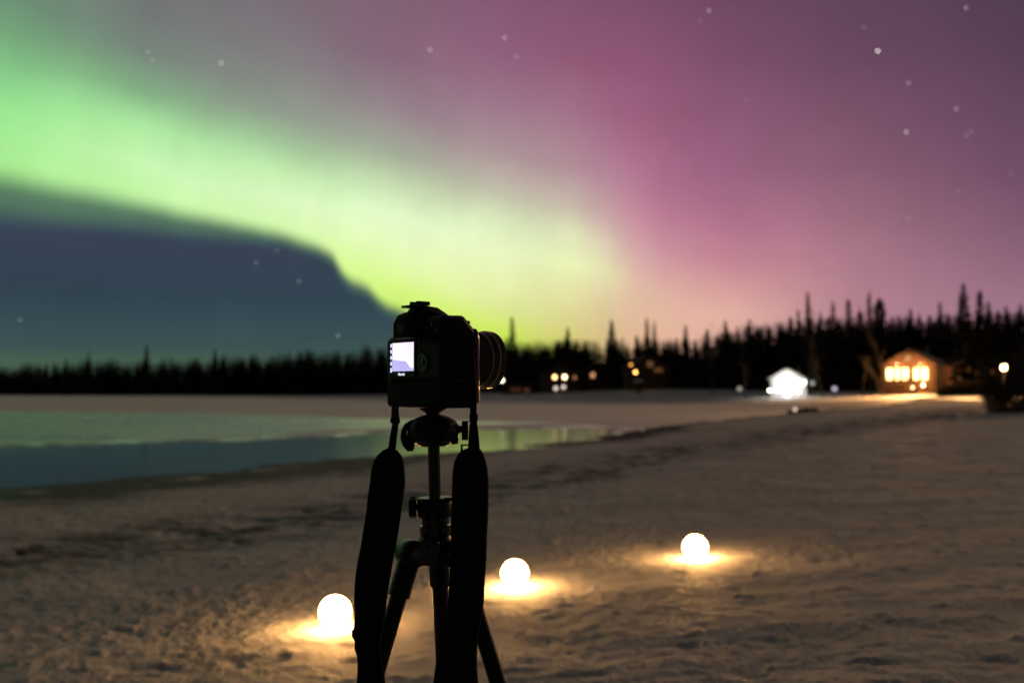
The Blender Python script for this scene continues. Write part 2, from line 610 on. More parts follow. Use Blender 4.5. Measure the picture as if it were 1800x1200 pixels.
# ------------------------------------------------------------------ terrain
LAKE_Z = -0.15
LAKE = [(-60, -4), (-30, 5.5), (-16, 11.4), (-8.2, 15.3), (-5.9, 18.4), (-3.2, 23.6), (-1, 25.2), (0.6, 26.2), (1.9, 29.4), (3.7, 35), (8, 40.5),
        (14, 46), (21, 58), (26, 76), (27, 92), (20, 106), (10, 116), (-4, 128), (-25, 160), (-60, 225), (-110, 270),
        (-220, 296), (-420, 300), (-420, -4)]
POND = [(-34, 4), (-16, 11.0), (-8.2, 14.9), (-5.9, 18.0), (-3.2, 23.2), (-1, 24.8), (0.9, 25.8), (2.2, 29.4), (3.6, 34.0), (4.9, 40.5),
        (4.3, 43.6), (0, 41.5), (-4.7, 37.2), (-9, 31.5), (-14.5, 28.1), (-30, 22)]
GLAZE = [(-70, 20), (-30, 22), (-14.5, 27), (-9, 30.5), (-4.7, 36), (0, 41), (4, 44), (2, 49), (-6, 54), (-18, 66), (-34, 74), (-80, 84)]
TRACK = [(-12, 5.4), (-8, 6.9), (-4.6, 8.9), (-3.2, 10.1), (-1.5, 12.4), (2, 18), (6, 23.5), (9.6, 28), (18, 37), (30, 47)]

MUD = [(4, 41.5), (8, 42.5), (12, 44.5), (18, 48.5), (23, 53)]


def land(X, Y):
    """height of the bare bank, without the fine relief"""
    a = 0.042 * (X + 1.0)
    a = np.where(a > 0, 1.25 * np.tanh(a / 1.25), 0.14 * np.tanh(a / 0.14))
    far = 0.95 * sstep(90, 200, Y) * sstep(-60, 10, X) + 0.25 * sstep(285, 320, Y)
    return np.maximum(a, LAKE_Z + 0.06) * (1 - sstep(110, 150, Y) * sstep(30, -10, X)) + far * (1 - sstep(20, 50, X)) \
        + 0.10 * sstep(20, 50, X) * sstep(60, 110, Y)


def ground_fields(X, Y):
    d = poly_dist(X, Y, LAKE) + (0.7 * fbm(X * 0.22, Y * 0.22, 3, 3) + 1.0 * fbm(X * 0.55, Y * 0.75, 4, 23, 0.6)) * sstep(0, 20, np.hypot(X, Y) - 8)
    rr = np.hypot(X, Y)
    tr = poly_dist(X, Y, TRACK, closed=False)
    # relief
    near = sstep(60, 10, rr)
    ca, sa = math.cos(R(14)), math.sin(R(14))
    U, V = X * ca + Y * sa, -X * sa + Y * ca
    wx, wy = 0.25 * perlin(X * 1.7, Y * 1.7, 21), 0.25 * perlin(X * 1.7, Y * 1.7, 22)
    z = 0.026 * fbm(X * 0.8, Y * 1.1, 3, 31)
    rip = fbm((U + wx) * 7.5, (V + wy) * 12.5, 5, 41, 0.68)
    rip = np.where(rip > 0, rip, rip * 0.75)
    patch = 0.55 + 0.45 * sstep(-0.25, 0.35, fbm(X * 0.55, Y * 0.55, 2, 91))
    z = z + 0.0130 * rip * near * patch
    lump = np.clip(fbm(X * 4.6, Y * 6.2, 3, 51) - 0.24, 0, 1)
    z = z + 0.03 * lump * near
    dent = np.clip(fbm(X * 2.4, Y * 4.2, 3, 61) - 0.32, 0, 1)
    z = z - 0.05 * dent * near
    trk = sstep(1.6 + 0.035 * rr, 0.3, tr + 0.7 * fbm(X * 0.5, Y * 0.5, 2, 71))
    z = z + trk * (0.045 * fbm(X * 1.6, Y * 2.4, 4, 81, 0.6) - 0.035)
    lz = land(X, Y)
    w = 3.2 + 50 * sstep(60, 120, Y) * sstep(-80, -20, X)
    base = np.where(d < 0, LAKE_Z - 0.03 + (lz - LAKE_Z + 0.03) * sstep(0, 1, -d / w), LAKE_Z - 0.03 - 0.6 * sstep(0, 1.5, d))
    z = base + z * np.where(d < 0, sstep(-0.1, 1.0, -d) * 0.85 + 0.15, 0.1) * (1 + 1.2 * sstep(20, 60, rr))
    # broken bare shore line, dirty packed ruts with their shade painted in
    shore = sstep(-4.4, -2.2, d + 0.9 * fbm(X * 0.45, Y * 0.45, 3, 78)) * (d < 0.6) * sstep(90, 50, Y)
    mark = 1.0 * shore * sstep(-0.75, -0.2, fbm(X * 0.8, Y * 0.8, 3, 77))
    mud = poly_dist(X, Y, MUD, closed=False) + 0.9 * fbm(X * 0.4, Y * 0.6, 3, 79)
    mark = np.maximum(mark, 0.92 * sstep(2.2, 0.8, mud))
    mark = np.maximum(mark, trk * 0.80 * sstep(-0.35, 0.30, fbm(X * 1.1, Y * 1.9, 4, 86, 0.6)))
    return z, np.clip(mark, 0, 1)


def gz(x, y):
    z, _ = ground_fields(np.array([float(x)]), np.array([float(y)]))
    return float(z[0])


def polar_sheet(name, material, angs, rads, fn):
    A, Rr = np.meshgrid(np.radians(angs), rads)
    X, Y = (Rr * np.sin(A)).ravel(), (Rr * np.cos(A)).ravel()
    Z, mk = fn(X, Y)
    na, nr = len(angs), len(rads)
    idx = np.arange(na * nr).reshape(nr, na)
    a, b, c, d = idx[:-1, :-1].ravel(), idx[:-1, 1:].ravel(), idx[1:, 1:].ravel(), idx[1:, :-1].ravel()
    quads = np.stack([a, d, c, b][::-1], 1)
    me = bpy.data.meshes.new(name)
    me.vertices.add(len(X))
    me.vertices.foreach_set('co', np.stack([X, Y, Z], 1).astype(np.float32).ravel())
    nq = len(quads)
    me.loops.add(nq * 4)
    me.loops.foreach_set('vertex_index', quads.astype(np.int32).ravel())
    me.polygons.add(nq)
    me.polygons.foreach_set('loop_start', np.arange(0, nq * 4, 4, dtype=np.int32))
    me.polygons.foreach_set('use_smooth', np.ones(nq, bool))
    me.update(calc_edges=True)
    at_ = me.attributes.new('mark', 'FLOAT', 'POINT')
    at_.data.foreach_set('value', mk.astype(np.float32))
    me.materials.append(material)
    me.validate()
    # faces must look up
    if me.polygons[0].normal.z < 0:
        me.flip_normals()
    o = bpy.data.objects.new(name, me)
    COL.objects.link(o)
    return tag(o, kind='structure')


fine = np.arange(-36, 36.01, 0.115)
angs = np.concatenate([np.arange(-180, -36, 6), fine, np.arange(42, 180.1, 6)])
angs = np.unique(np.round(np.concatenate([angs, [180.0]]), 4))
rads = np.concatenate([[0.01, 0.5, 1.0, 1.5, 2, 2.5, 3, 3.4], 3.7 * np.exp(np.arange(0, math.log(45 / 3.7), 0.0062)),
                       45 * np.exp(np.arange(0.006, math.log(4000 / 45), 0.028)), [4200.0]])
polar_sheet('ground', MT['snow'], angs, rads, ground_fields)


def ice_fields(X, Y):
    d = poly_dist(X, Y, LAKE)
    dp = poly_dist(X, Y, POND) + 0.9 * fbm(X * 0.3, Y * 0.42, 4, 13, 0.6)
    rr = np.hypot(X, Y)
    z = LAKE_Z + 0.02 * fbm(X * 0.12, Y * 0.12, 3, 5) * sstep(25, 70, rr)
    z = z - 0.16 * sstep(-0.5, 0.9, dp) - 0.9 * sstep(-0.3, 2.5, -d)
    g = poly_dist(X, Y, GLAZE) + 5 * fbm(X * 0.05, Y * 0.09, 3, 15)
    mk = sstep(-2, 4, g) * (0.80 + 0.3 * fbm(X * 0.09, Y * 0.25, 3, 19))
    mk = np.maximum(mk, sstep(-1.0, 0.2, dp))
    return z, np.clip(mk, 0, 1)


ia = np.concatenate([np.arange(-80, -30, 1.0), np.arange(-30, 30, 0.16), np.arange(30, 40, 1.0)])
ir = np.concatenate([13.5 * np.exp(np.arange(0, math.log(70 / 13.5), 0.008)), 70 * np.exp(np.arange(0.008, math.log(330 / 70), 0.03))])
polar_sheet('lake_ice', MT['ice'], ia, ir, ice_fields)


def build_water():
    m = MB()
    z = LAKE_Z - 0.055
    P = [(-45, -2), (-16, 9), (-8, 13.0), (-5, 15), (-2, 21), (2, 24), (6, 34), (8, 44), (4, 48), (-2, 46), (-30, 34), (-60, 26)]
    m.add([(x, y, z) for x, y in P], [tuple(range(len(P)))])
    o = m.build('lake_water', MT['water'])
    if o.data.polygons[0].normal.z < 0:
        o.data.flip_normals()
    tag(o, kind='structure')


build_water()

# ------------------------------------------------------------------ trees
rnd = random.Random(5)


def spruce_mesh(seed, H, rad, bare=0.06, dens=1.0, lod=1, topheavy=0.0):
    rn = random.Random(seed)
    t = MB()
    t.tube([(0, 0, -0.3), (0, 0, H * 0.5), (0.03 * H * rn.uniform(-.3, .3), 0, H)], [0.014 * H, 0.008 * H, 0.001 * H], 6)
    c = MB()
    z = H * bare
    step = 0.26 if lod else 0.5
    while z < H * 0.995:
        k = (z - H * bare) / (H * (1 - bare))
        r = rad * ((1 - k) ** 0.8) * (0.75 + 0.5 * rn.random()) + 0.10
        if topheavy and k > 0.62:
            r = max(r, topheavy * (1 - abs((k - 0.80) / 0.2) ** 3)) if k < 0.99 else r
        n = max(3, int((7 if lod else 5) * dens))
        a0 = rn.random() * 6.28
        for i in range(n):
            if rn.random() < 0.10:
                continue
            a = a0 + i * 6.283 / n + rn.uniform(-.35, .35)
            L = r * rn.uniform(0.6, 1.15)
            dx, dy = math.cos(a), math.sin(a)
            droop = L * rn.uniform(0.25, 0.55) * (1 - 0.6 * k)
            w = 0.16 + 0.20 * L
            p0 = Vector((0, 0, z))
            p1 = Vector((dx * L * .55, dy * L * .55, z - droop * .45))
            p2 = Vector((dx * L, dy * L, z - droop + 0.12 * L))
            s = Vector((-dy, dx, 0)) * w
            up = Vector((0, 0, 0.05 + 0.08 * L))
            c.add([p0, p1 + s - up, p1 + up * .6, p1 - s - up, p2], [(0, 1, 2), (0, 2, 3), (1, 4, 2), (2, 4, 3)])
            if lod:
                h = p1 + Vector((0, 0, -0.28 * w - 0.18 * rn.random()))
                c.add([p0, p1, p2, h], [(0, 1, 3), (1, 2, 3)])
        z += step * rn.uniform(0.7, 1.2) * (0.6 + 0.5 * (1 - k))
    c.add([(-.05, 0, H * .96), (.05, 0, H * .96), (0, 0.05, H * .96), (0, 0, H * 1.03)], [(0, 1, 3), (1, 2, 3), (2, 0, 3)])
    return t, c


def bare_tree_mesh(seed, H, lean=(0, 0), spread=0.35, base_r=0.09, levels=3):
    rn = random.Random(seed)
    t, c = MB(), MB()

    def grow(p, d, L, r, lev, tgt):
        pts, rs = [p], [r]
        n = 4
        for i in range(n):
            d = (d + Vector((rn.uniform(-.12, .12), rn.uniform(-.12, .12), 0.05))).normalized()
            pts.append(pts[-1] + d * L / n)
            rs.append(r * (1 - 0.8 * (i + 1) / n))
        tgt.tube(pts, rs, 5 if lev == 0 else 4)
        if lev < levels:
            for q in range(9 if lev == 0 else 4):
                f = rn.uniform(0.25, 0.97)
                i = min(n - 1, int(f * n))
                pp = pts[i].lerp(pts[i + 1], f * n - i)
                a = rn.random() * 6.28
                nd = (d * 0.8 + Vector((math.cos(a), math.sin(a), 0.5)) * spread * 1.6).normalized()
                grow(pp, nd, L * rn.uniform(0.2, 0.42), r * 0.4, lev + 1, c)
    grow(Vector((0, 0, -0.2)), Vector((lean[0], lean[1], 1)).normalized(), H, base_r, 0, t)
    return t, c


PROTO = {}


def proto(key, t, c, tm, cm):
    to = t.build('trunk', tm, fix=False)
    co = c.build('crown', cm, fix=False)
    PROTO[key] = (to.data, co.data)
    bpy.data.objects.remove(to)
    bpy.data.objects.remove(co)


for i in range(6):
    proto('s%d' % i, *spruce_mesh(100 + i, 10.0, [1.5, 1.25, 1.7, 1.1, 1.35, 1.9][i], bare=[.05, .1, .04, .14, .08, .03][i]), MT['bark'], MT['needles'])
proto('club', *spruce_mesh(201, 10.0, 0.9, bare=.1, topheavy=.72, dens=1.5), MT['bark'], MT['needles'])
for i in range(3):
    proto('b%d' % i, *bare_tree_mesh(300 + i, 9.0, ((0.02, 0), (-0.16, 0), (0.06, 0))[i], 0.3, 0.11), MT['palebark'], MT['palebark'])
for i in range(2):
    proto('thin%d' % i, *spruce_mesh(400 + i, 10.0, 0.62, bare=0.25, dens=0.9), MT['bark'], MT['needles'])


def plant_tree(name, key, px, top, Y, label, group=None, cat='tree', rz=None, wide=1.0, base_z=None):
    p = at(px, top, Y)
    zb = gz(p.x, Y) if base_z is None else base_z
    H = p.z - zb
    o = thing(name, label, cat, (p.x, Y, zb - 0.05), rnd.random() * 6.28 if rz is None else rz, group)
    h0 = 9.0 if key[0] == 'b' else 10.0
    k = H / h0
    o.scale = (k * wide, k * wide, k)
    tm, cm = PROTO[key]
    for nm, me in (('trunk', tm), ('crown', cm)):
        ch = bpy.data.objects.new(nm, me)
        COL.objects.link(ch)
        ch.parent = o
    return o


T = plant_tree
T('spruce_tree', 's1', 258, 605, 290, 'tall pointed black spruce standing above the far left treeline', wide=1.1)
T('spruce_tree', 'thin0', 156, 616, 300, 'thin spindly spruce poking above the treeline near the left edge', wide=1.2)
T('spruce_tree', 's5', 116, 628, 292, 'broad dark spruce clump in the treeline near the left edge', wide=1.0)
T('spruce_tree', 's2', 378, 612, 280, 'broad dark spruce rising right of the tall pointed left spruce', wide=1.0)
T('spruce_tree', 's3', 900, 556, 205, 'slender lone spruce just right of the camera lens against green sky', wide=1.1)
T('spruce_tree', 's0', 998, 574, 190, 'bushy dark spruce above the two lit windows', wide=1.1)
T('spruce_tree', 's1', 1075, 561, 180, 'tall spruce with narrow tip left of the orange lamps', wide=1.35)
T('spruce_tree', 's3', 1137, 558, 175, 'narrow twin-topped spruce above the orange lamps, its left stem', wide=1.1)
T('spruce_tree', 'thin0', 1150, 564, 176, 'narrow twin-topped spruce above the orange lamps, its right stem', wide=1.3)
T('spruce_tree', 's5', 1205, 570, 170, 'wide dark spruce in the dip of the treeline', wide=0.9)
T('spruce_tree', 's0', 1275, 561, 165, 'dark spruce where the treeline starts rising to the right', wide=1.0)
T('spruce_tree', 'thin1', 1420, 512, 150, 'thin tall snag-like spruce above the white lit tent', wide=1.3)
T('spruce_tree', 's4', 1403, 543, 156, 'dark spruce left of the thin tall snag above the tent', wide=1.0)
T('spruce_tree', 's2', 1442, 546, 148, 'broad dark spruce right of the white lit tent', wide=0.8)
T('spruce_tree', 'thin0', 1464, 528, 150, 'thin spruce with small tuft between tent and cabin', wide=1.3)
T('spruce_tree', 's3', 1491, 524, 150, 'slender pointed spruce midway between tent and cabin', wide=1.2)
T('spruce_tree', 'thin1', 1528, 513, 140, 'thin wispy spruce just left of the club-topped tree', wide=1.2)
T('spruce_tree', 'club', 1546, 521, 142, 'dark club-topped spruce behind the left corner of the cabin', wide=1.05)
T('spruce_tree', 's0', 1600, 541, 150, 'dark spruce directly behind the cabin gable', wide=1.0)
T('spruce_tree', 's4', 1652, 530, 152, 'pointed dark spruce behind the right end of the cabin', wide=1.0)
T('spruce_tree', 's1', 1693, 496, 117, 'tallest spruce, lit amber on its lower half, right of the cabin', wide=1.25)
T('spruce_tree', 's3', 1722, 509, 124, 'second tallest spruce just right of the amber-lit one', wide=1.3)
T('spruce_tree', 's4', 1737, 528, 128, 'shorter dark spruce left of the globe lamp', wide=1.0)
T('spruce_tree', 's0', 1768, 536, 128, 'dark spruce above the globe lamp', wide=1.0)
T('spruce_tree', 's2', 1794, 532, 126, 'dark spruce cut by the right edge of the picture', wide=0.9)
T('bare_tree', 'b0', 1250, 585, 138, 'bare pale-stemmed tree faintly lit amber left of the tent', rz=0.4)
T('bare_tree', 'b0', 1421, 560, 132, 'bare tree rising right behind the lit tent', rz=2.0)
T('bare_tree', 'b1', 1556, 560, 124, 'leaning bare tree lit amber beside the cabin', rz=0.0)
T('bare_tree', 'b2', 1516, 632, 122, 'low bare sapling lit amber left of the cabin', rz=1.0, wide=1.5)
T('bare_tree', 'b1', 1548, 640, 121, 'short leaning sapling against the cabin corner', rz=0.3, wide=1.5)
T('bare_tree', 'b2', 1446, 630, 126, 'low bare sapling in the dark right of the tent', rz=3.0, wide=1.4)
T('bare_tree', 'b0', 1310, 628, 128, 'low bare sapling left of the tent', rz=4.0, wide=1.3)

# front rank behind the settlement: trees nobody can tell apart, still one object each
xs = 960.0
while xs < 1850:
    prof = np.interp(xs, [960, 1100, 1220, 1300, 1400, 1600, 1700, 1850], [600, 596, 590, 568, 557, 549, 547, 547])
    Y = np.interp(xs, [960, 1200, 1400, 1850], [196, 176, 155, 132]) + rnd.uniform(-4, 12)
    T('spruce_tree', 's%d' % rnd.randrange(6), xs, prof + rnd.uniform(-9, 14), Y,
      'dark spruce of even height within the shadowed rank behind the cabins', 'even dark spruces behind the cabins', wide=rnd.uniform(1.1, 1.7))
    xs += rnd.uniform(13, 21)


def forest():
    """the closed wood behind the first rank: one mass"""
    vs_, fs_ = [], []
    lows = []
    for i in range(5):
        t, c = spruce_mesh(600 + i, 10.0, [2.3, 1.8, 2.8, 1.6, 2.4][i], bare=0.0, lod=0)
        t.add(c.v, c.f)
        lows.append((np.array(t.v), t.f))
    rn = random.Random(77)
    off = 0
    P = []
    # left and centre shore
    px = -560.0
    while px < 1010:
        for row in range(5):
            x = px + rn.uniform(-6, 6)
            Y = np.interp(x, [-560, 300, 700, 1010], [312, 300, 268, 205]) + row * 5 + rn.uniform(0, 4)
            top = np.interp(x, [-560, 0, 60, 150, 260, 340, 420, 560, 660, 860, 1010], [650, 646, 642, 635, 636, 632, 626, 620, 613, 603, 600])
            top += rn.uniform(-5, 9) + 5 * math.sin(x * .09) * math.sin(x * .037)
            p = at(x, top, Y)
            P.append((p.x, Y, p.z))
        px += rn.uniform(5.0, 8.0)
    # right, deep behind the cabins and out past the frame edge
    px = 960.0
    while px < 2700:
        for row in range(5):
            x = px + rn.uniform(-8, 8)
            Y = np.interp(x, [960, 1200, 1400, 1850, 2700], [215, 192, 170, 146, 120]) + row * 6 + rn.uniform(0, 5)
            top = np.interp(x, [960, 1100, 1220, 1300, 1400, 1600, 1700, 2700], [594, 588, 584, 566, 556, 548, 545, 520]) + rn.uniform(4, 22)
            p = at(x, top, Y)
            P.append((p.x, Y, p.z))
        px += rn.uniform(8, 13)
    for x, y, zt in P:
        zb = max(-0.1, float(land(np.array([x]), np.array([y]))[0])) - 0.1
        k = (zt - zb) / 10.0
        v, f = lows[rn.randrange(5)]
        a = rn.random() * 6.28
        w = k * rn.uniform(.85, 1.2)
        ca, sa = math.cos(a) * w, math.sin(a) * w
        q = np.stack([v[:, 0] * ca - v[:, 1] * sa + x, v[:, 0] * sa + v[:, 1] * ca + y, v[:, 2] * k + zb], 1)
        vs_.append(q)
        fs_ += [tuple(j + off for j in g) for g in f]
        off += len(v)
    me = bpy.data.meshes.new('forest')
    me.from_pydata(np.concatenate(vs_).tolist(), [], fs_)
    me.materials.append(MT['needles'])
    o = bpy.data.objects.new('forest', me)
    COL.objects.link(o)
    tag(o, 'dense black spruce wood closing the far shore of the lake', 'forest', kind='stuff')


forest()


# ------------------------------------------------------------------ cabins, tent, lamps
def point(parent, loc, power, color, rad=0.1):
    l = bpy.data.lights.new('lamp_or_added_light', 'POINT')
    l.energy = power
    l.color = color
    l.shadow_soft_size = rad
    o = bpy.data.objects.new('lamp_or_added_light', l)
    COL.objects.link(o)
    o.parent = parent
    o.location = loc
    return o


WARM = (1.0, 0.52, 0.18)
MT['win'] = glow('lit_window', (1.0, 0.60, 0.22), 7.0, 0.4)
MT['win_dim'] = glow('dim_lit_window', (1.0, 0.42, 0.13), 0.55, 0.5)
MT['win_mid'] = glow('amber_lit_window', (1.0, 0.62, 0.26), 3.2, 0.2)
MT['bulb'] = glow('warm_bulb', (1.0, 0.72, 0.38), 14.0)


def gable_house(root, w, d, wall, peak, over=0.45, wm='wood', rm='roof', thick=0.16):
    """gable end faces -Y; walls as one shell, two roof slabs"""
    m = MB()
    h = w / 2
    ring0 = [Vector((-h, 0, -0.4)), Vector((h, 0, -0.4)), Vector((h, 0, wall)), Vector((0, 0, peak)), Vector((-h, 0, wall))]
    ring1 = [p + Vector((0, d, 0)) for p in ring0]
    m.loft([ring0, ring1])
    m.build('wall', MT[wm], root)
    sl = (peak - wall) / h
    for s in (-1, 1):
        r = MB()
        e = h + over
        a = Vector((0, -over, peak + 0.02))
        b = Vector((s * e, -over, wall - sl * over + 0.02))
        up = Vector((0, 0, thick))
        dv = Vector((0, d + 2 * over, 0))
        r.loft([[a, b, b + up, a + up], [a + dv, b + dv, b + up + dv, a + up + dv]])
        r.build('roof_panel', MT[rm], root)


def window(root, x0, x1, z0, z1, y, m, bars=1, frame=0.07, fm='frame'):
    f = MB()
    f.box((x0 - frame, y - .05, z0 - frame), (x1 + frame, y - 0.002, z0))
    f.box((x0 - frame, y - .05, z1), (x1 + frame, y - 0.002, z1 + frame))
    f.box((x0 - frame, y - .05, z0), (x0, y - 0.002, z1))
    f.box((x1, y - .05, z0), (x1 + frame, y - 0.002, z1))
    for i in range(bars):
        xc = x0 + (x1 - x0) * (i + 1) / (bars + 1)
        f.box((xc - .025, y - .045, z0), (xc + .025, y - 0.002, z1))
    o = f.build('window', MT[fm], root)
    p = MB()
    p.add([(x0, y - .02, z0), (x1, y - .02, z0), (x1, y - .02, z1), (x0, y - .02, z1)], [(0, 1, 2, 3)])
    p.build('pane', m, o, fix=False)
    return o


# main log cabin
CY = 125.0
cb = at(1598, 686, CY)
cz = gz(cb.x, CY)
cabin = thing('log_cabin', 'log cabin with a gable roof and a row of blazing lit windows', 'cabin', (cb.x, CY, cz), R(-33))
S = CY / FPX     # metres per photo pixel here


def cx_(px):
    return (px - 1598) * S


def cz_(py):
    return (HORIZON - py) * S + CAMH - cz


gable_house(cabin, 6.4, 8.0, cz_(641), cz_(616), over=0.35)
for a, b in ((1561, 1571), (1575.5, 1582), (1587, 1597), (1606.5, 1614), (1618.5, 1629)):
    window(cabin, cx_(a), cx_(b), cz_(667), cz_(647), 0, MT['win'], bars=0)
window(cabin, cx_(1594), cx_(1603), cz_(634), cz_(623), 0, MT['win_dim'], bars=1)
m = MB()
m.box((cx_(1556), -2.2, cz_(674)), (cx_(1640), -0.003, cz_(672)))
m.build('deck', MT['wood'], cabin)
for px in (1557, 1577, 1601, 1620, 1639):
    m = MB()
    m.box((cx_(px) - .06, -2.15, -0.4), (cx_(px) + .06, -2.03, cz_(664)))
    m.build('railing_post', MT['wood'], cabin)
for zz in (665, 668.5):
    m = MB()
    m.box((cx_(1556), -2.14, cz_(zz)), (cx_(1600), -2.08, cz_(zz) + .08))
    m.build('rail', MT['wood'], cabin)
m = MB()
for i in range(4):
    m.box((cx_(1622), -2.2 - .3 * (4 - i), -0.3), (cx_(1638), -2.2 - .3 * (3 - i), .2 * (i + 1) * .6))
m.build('steps', MT['wood'], cabin)
# lamps added under the eaves to brighten the snow in front
for px, py, y, pw in ((1580, 640, -0.5, 200), (1618, 641, -0.5, 200)):
    m = MB()
    m.lathe([(0.01, .07), (.05, .05), (.06, 0), (.04, -.05), (0.0, -.06)], 10, (cx_(px), y, cz_(py)))
    m.build('porch_or_added_lamp', MT['bulb'], cabin, smooth=True)
    point(cabin, (cx_(px), y - .35, cz_(py) - .3), pw, WARM, .12)
for px, py, pw in ((1631, 677, 700), (1614, 681, 80)):
    m = MB()
    m.lathe([(0.03, -.16), (.1, -.1), (.13, 0), (.1, .1), (0.0, .16)], 10, (cx_(px), -3.6, cz_(py)))
    m.build('porch_or_added_lamp', glow('deck_lantern_%d' % px, (1.0, .62, .28), 22.0 if px > 1620 else 9.0), cabin, smooth=True)
    point(cabin, (cx_(px), -4.0, cz_(py) + .2), pw, WARM, .12)
m = MB()
m.tube([(1.3, 5, cz_(625)), (1.3, 5, cz_(606))], .13, 8)
m.build('stove_pipe', MT['tin'], cabin)

# light added in the gable to warm the far snow, aimed down the shore
m = MB()
m.box((-.28, -.62, cz_(630) - .16), (.28, -.38, cz_(630) + .16))
fl = m.build('added_gable_light', MT['post'], cabin, bevel=.02)
m = MB()
m.box((-.24, -.632, cz_(630) - .12), (.24, -.622, cz_(630) + .12))
m.build('added_light_glass', glow('added_gable_glow', (1, .6, .3), 1.2), fl)
spl = bpy.data.lights.new('lamp_or_added_light', 'SPOT')
spl.energy = 26000
spl.color = (1.0, .47, .16)
spl.spot_size = R(118)
spl.spot_blend = .7
spl.shadow_soft_size = .2
spo = bpy.data.objects.new('lamp_or_added_light', spl)
COL.objects.link(spo)
spo.parent = cabin
spo.location = (0, -.75, cz_(630))
spo.rotation_euler = Vector((.05, -1, -.06)).to_track_quat('-Z', 'Y').to_euler()

# annex to its right
an = at(1690, 686, 131.0)
az_ = gz(an.x, 131)
annex = thing('cabin_annex', 'long low dim-lit lodge wing right of the log cabin', 'cabin', (an.x, 131.0, az_), R(-24))
m = MB()
m.box((-4.2, 0, -.4), (7.2, 5, 3.3))
m.build('wall', MT['wood'], annex)
m = MB()
m.loft([[Vector((-4.6, -.5, 3.25)), Vector((-4.6, 5.5, 3.25)), Vector((-4.6, 2.5, 4.5))], [Vector((7.6, -.5, 3.25)), Vector((7.6, 5.5, 3.25)), Vector((7.6, 2.5, 4.5))]])
m.build('roof', MT['roof'], annex)
for a, b, mm in ((-3.6, -2.6, 'win_dim'), (0.9, 2.6, 'win_dim'), (3.0, 4.6, 'win_dim')):
    window(annex, a, b, 1.9, 2.9, 0, MT[mm], bars=1)
point(annex, (-3.4, -1.2, 2.6), 260, (1, .45, .14), .15)
point(annex, (2.2, -1.2, 2.6), 220, (1, .45, .14), .15)


# glowing wall tent
def tent_material():
    mt = bpy.data.materials.new('white_canvas')
    mt.use_nodes = True
    t = mt.node_tree
    t.nodes.clear()
    df = N(t, 'ShaderNodeBsdfDiffuse')
    df.inputs[0].default_value = (.8, .8, .8, 1)
    tr = N(t, 'ShaderNodeBsdfTranslucent')
    tr.inputs[0].default_value = (.8, .82, .8, 1)
    mx = N(t, 'ShaderNodeMixShader')
    mx.inputs[0].default_value = .5
    t.links.new(df.outputs[0], mx.inputs[1])
    t.links.new(tr.outputs[0], mx.inputs[2])
    o = N(t, 'ShaderNodeOutputMaterial')
    t.links.new(mx.outputs[0], o.inputs[0])
    return mt


MT['canvas'] = tent_material()
TY = 128.0
tb = at(1383, 690, TY)
tz = gz(tb.x, TY)
TS = TY / FPX
tent = thing('wall_tent', 'small white gabled wall tent glowing brightly on the shore', 'tent', (tb.x, TY, tz), R(-22))


def tz_(py):
    return (HORIZON - py) * TS + CAMH - tz


h = 2.0
zw, zp = tz_(664), tz_(648)
m = MB()
m.add([(-h, 0, -.1), (h, 0, -.1), (h, 0, zw), (0, 0, zp), (-h, 0, zw)], [(0, 1, 2, 3, 4)])
m.build('front_wall', MT['canvas'], tent, fix=False)
m = MB()
m.add([(-h, 4, -.1), (h, 4, -.1), (h, 4, zw), (0, 4, zp), (-h, 4, zw)], [(4, 3, 2, 1, 0)])
m.build('rear_wall', MT['canvas'], tent, fix=False)
for s in (-1, 1):
    m = MB()
    m.add([(s * h, 0, -.1), (s * h, 4, -.1), (s * h, 4, zw), (s * h, 0, zw)], [(0, 1, 2, 3)])
    m.build('side_wall', MT['canvas'], tent, fix=False)
    m = MB()
    e = 0.45
    k = (zp - zw) / h
    a, b = Vector((0, -.5, zp + .03)), Vector((s * (h + e), -.5, zw - k * e + .03))
    dv, up = Vector((0, 5, 0)), Vector((0, 0, .02))
    m.loft([[a, b, b + up, a + up], [a + dv, b + dv, b + up + dv, a + up + dv]])
    m.build('roof_sheet', MT['canvas'], tent)
m = MB()
m.tube([(0, -.5, zp - .02), (0, 4.5, zp - .02)], .04, 6)
m.build('ridge_pole', MT['wood'], tent)
m = MB()
m.add([(-.45, -.03, -.05), (.45, -.03, -.05), (.45, -.03, 1.75), (-.45, -.03, 1.75)], [(0, 1, 2, 3)])
m.build('door_flap', glow('tent_doorway', (.75, .78, 1.0), 2.2), tent, fix=False)
m = MB()
m.tube([(1.2, 3, zp - 1.0), (1.2, 3, zp + .5)], .07, 8)
m.build('stove_pipe', MT['tin'], tent)
point(tent, (0, 2.0, 1.6), 420, (1.0, .98, .92), .2)
point(tent, (.2, -2.6, 2.2), 260, (1.0, .97, .9), .2)

MT['lantern'] = glow('lantern_bulb', (1.0, .85, .6), 18.0)


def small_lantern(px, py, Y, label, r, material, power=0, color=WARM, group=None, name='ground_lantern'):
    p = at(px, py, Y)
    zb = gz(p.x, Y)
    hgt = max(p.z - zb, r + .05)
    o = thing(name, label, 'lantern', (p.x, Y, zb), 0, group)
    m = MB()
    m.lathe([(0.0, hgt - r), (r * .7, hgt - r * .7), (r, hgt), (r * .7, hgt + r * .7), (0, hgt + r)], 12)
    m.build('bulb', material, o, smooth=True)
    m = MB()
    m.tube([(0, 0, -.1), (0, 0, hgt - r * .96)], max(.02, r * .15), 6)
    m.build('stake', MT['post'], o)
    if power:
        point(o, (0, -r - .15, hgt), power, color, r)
    return o


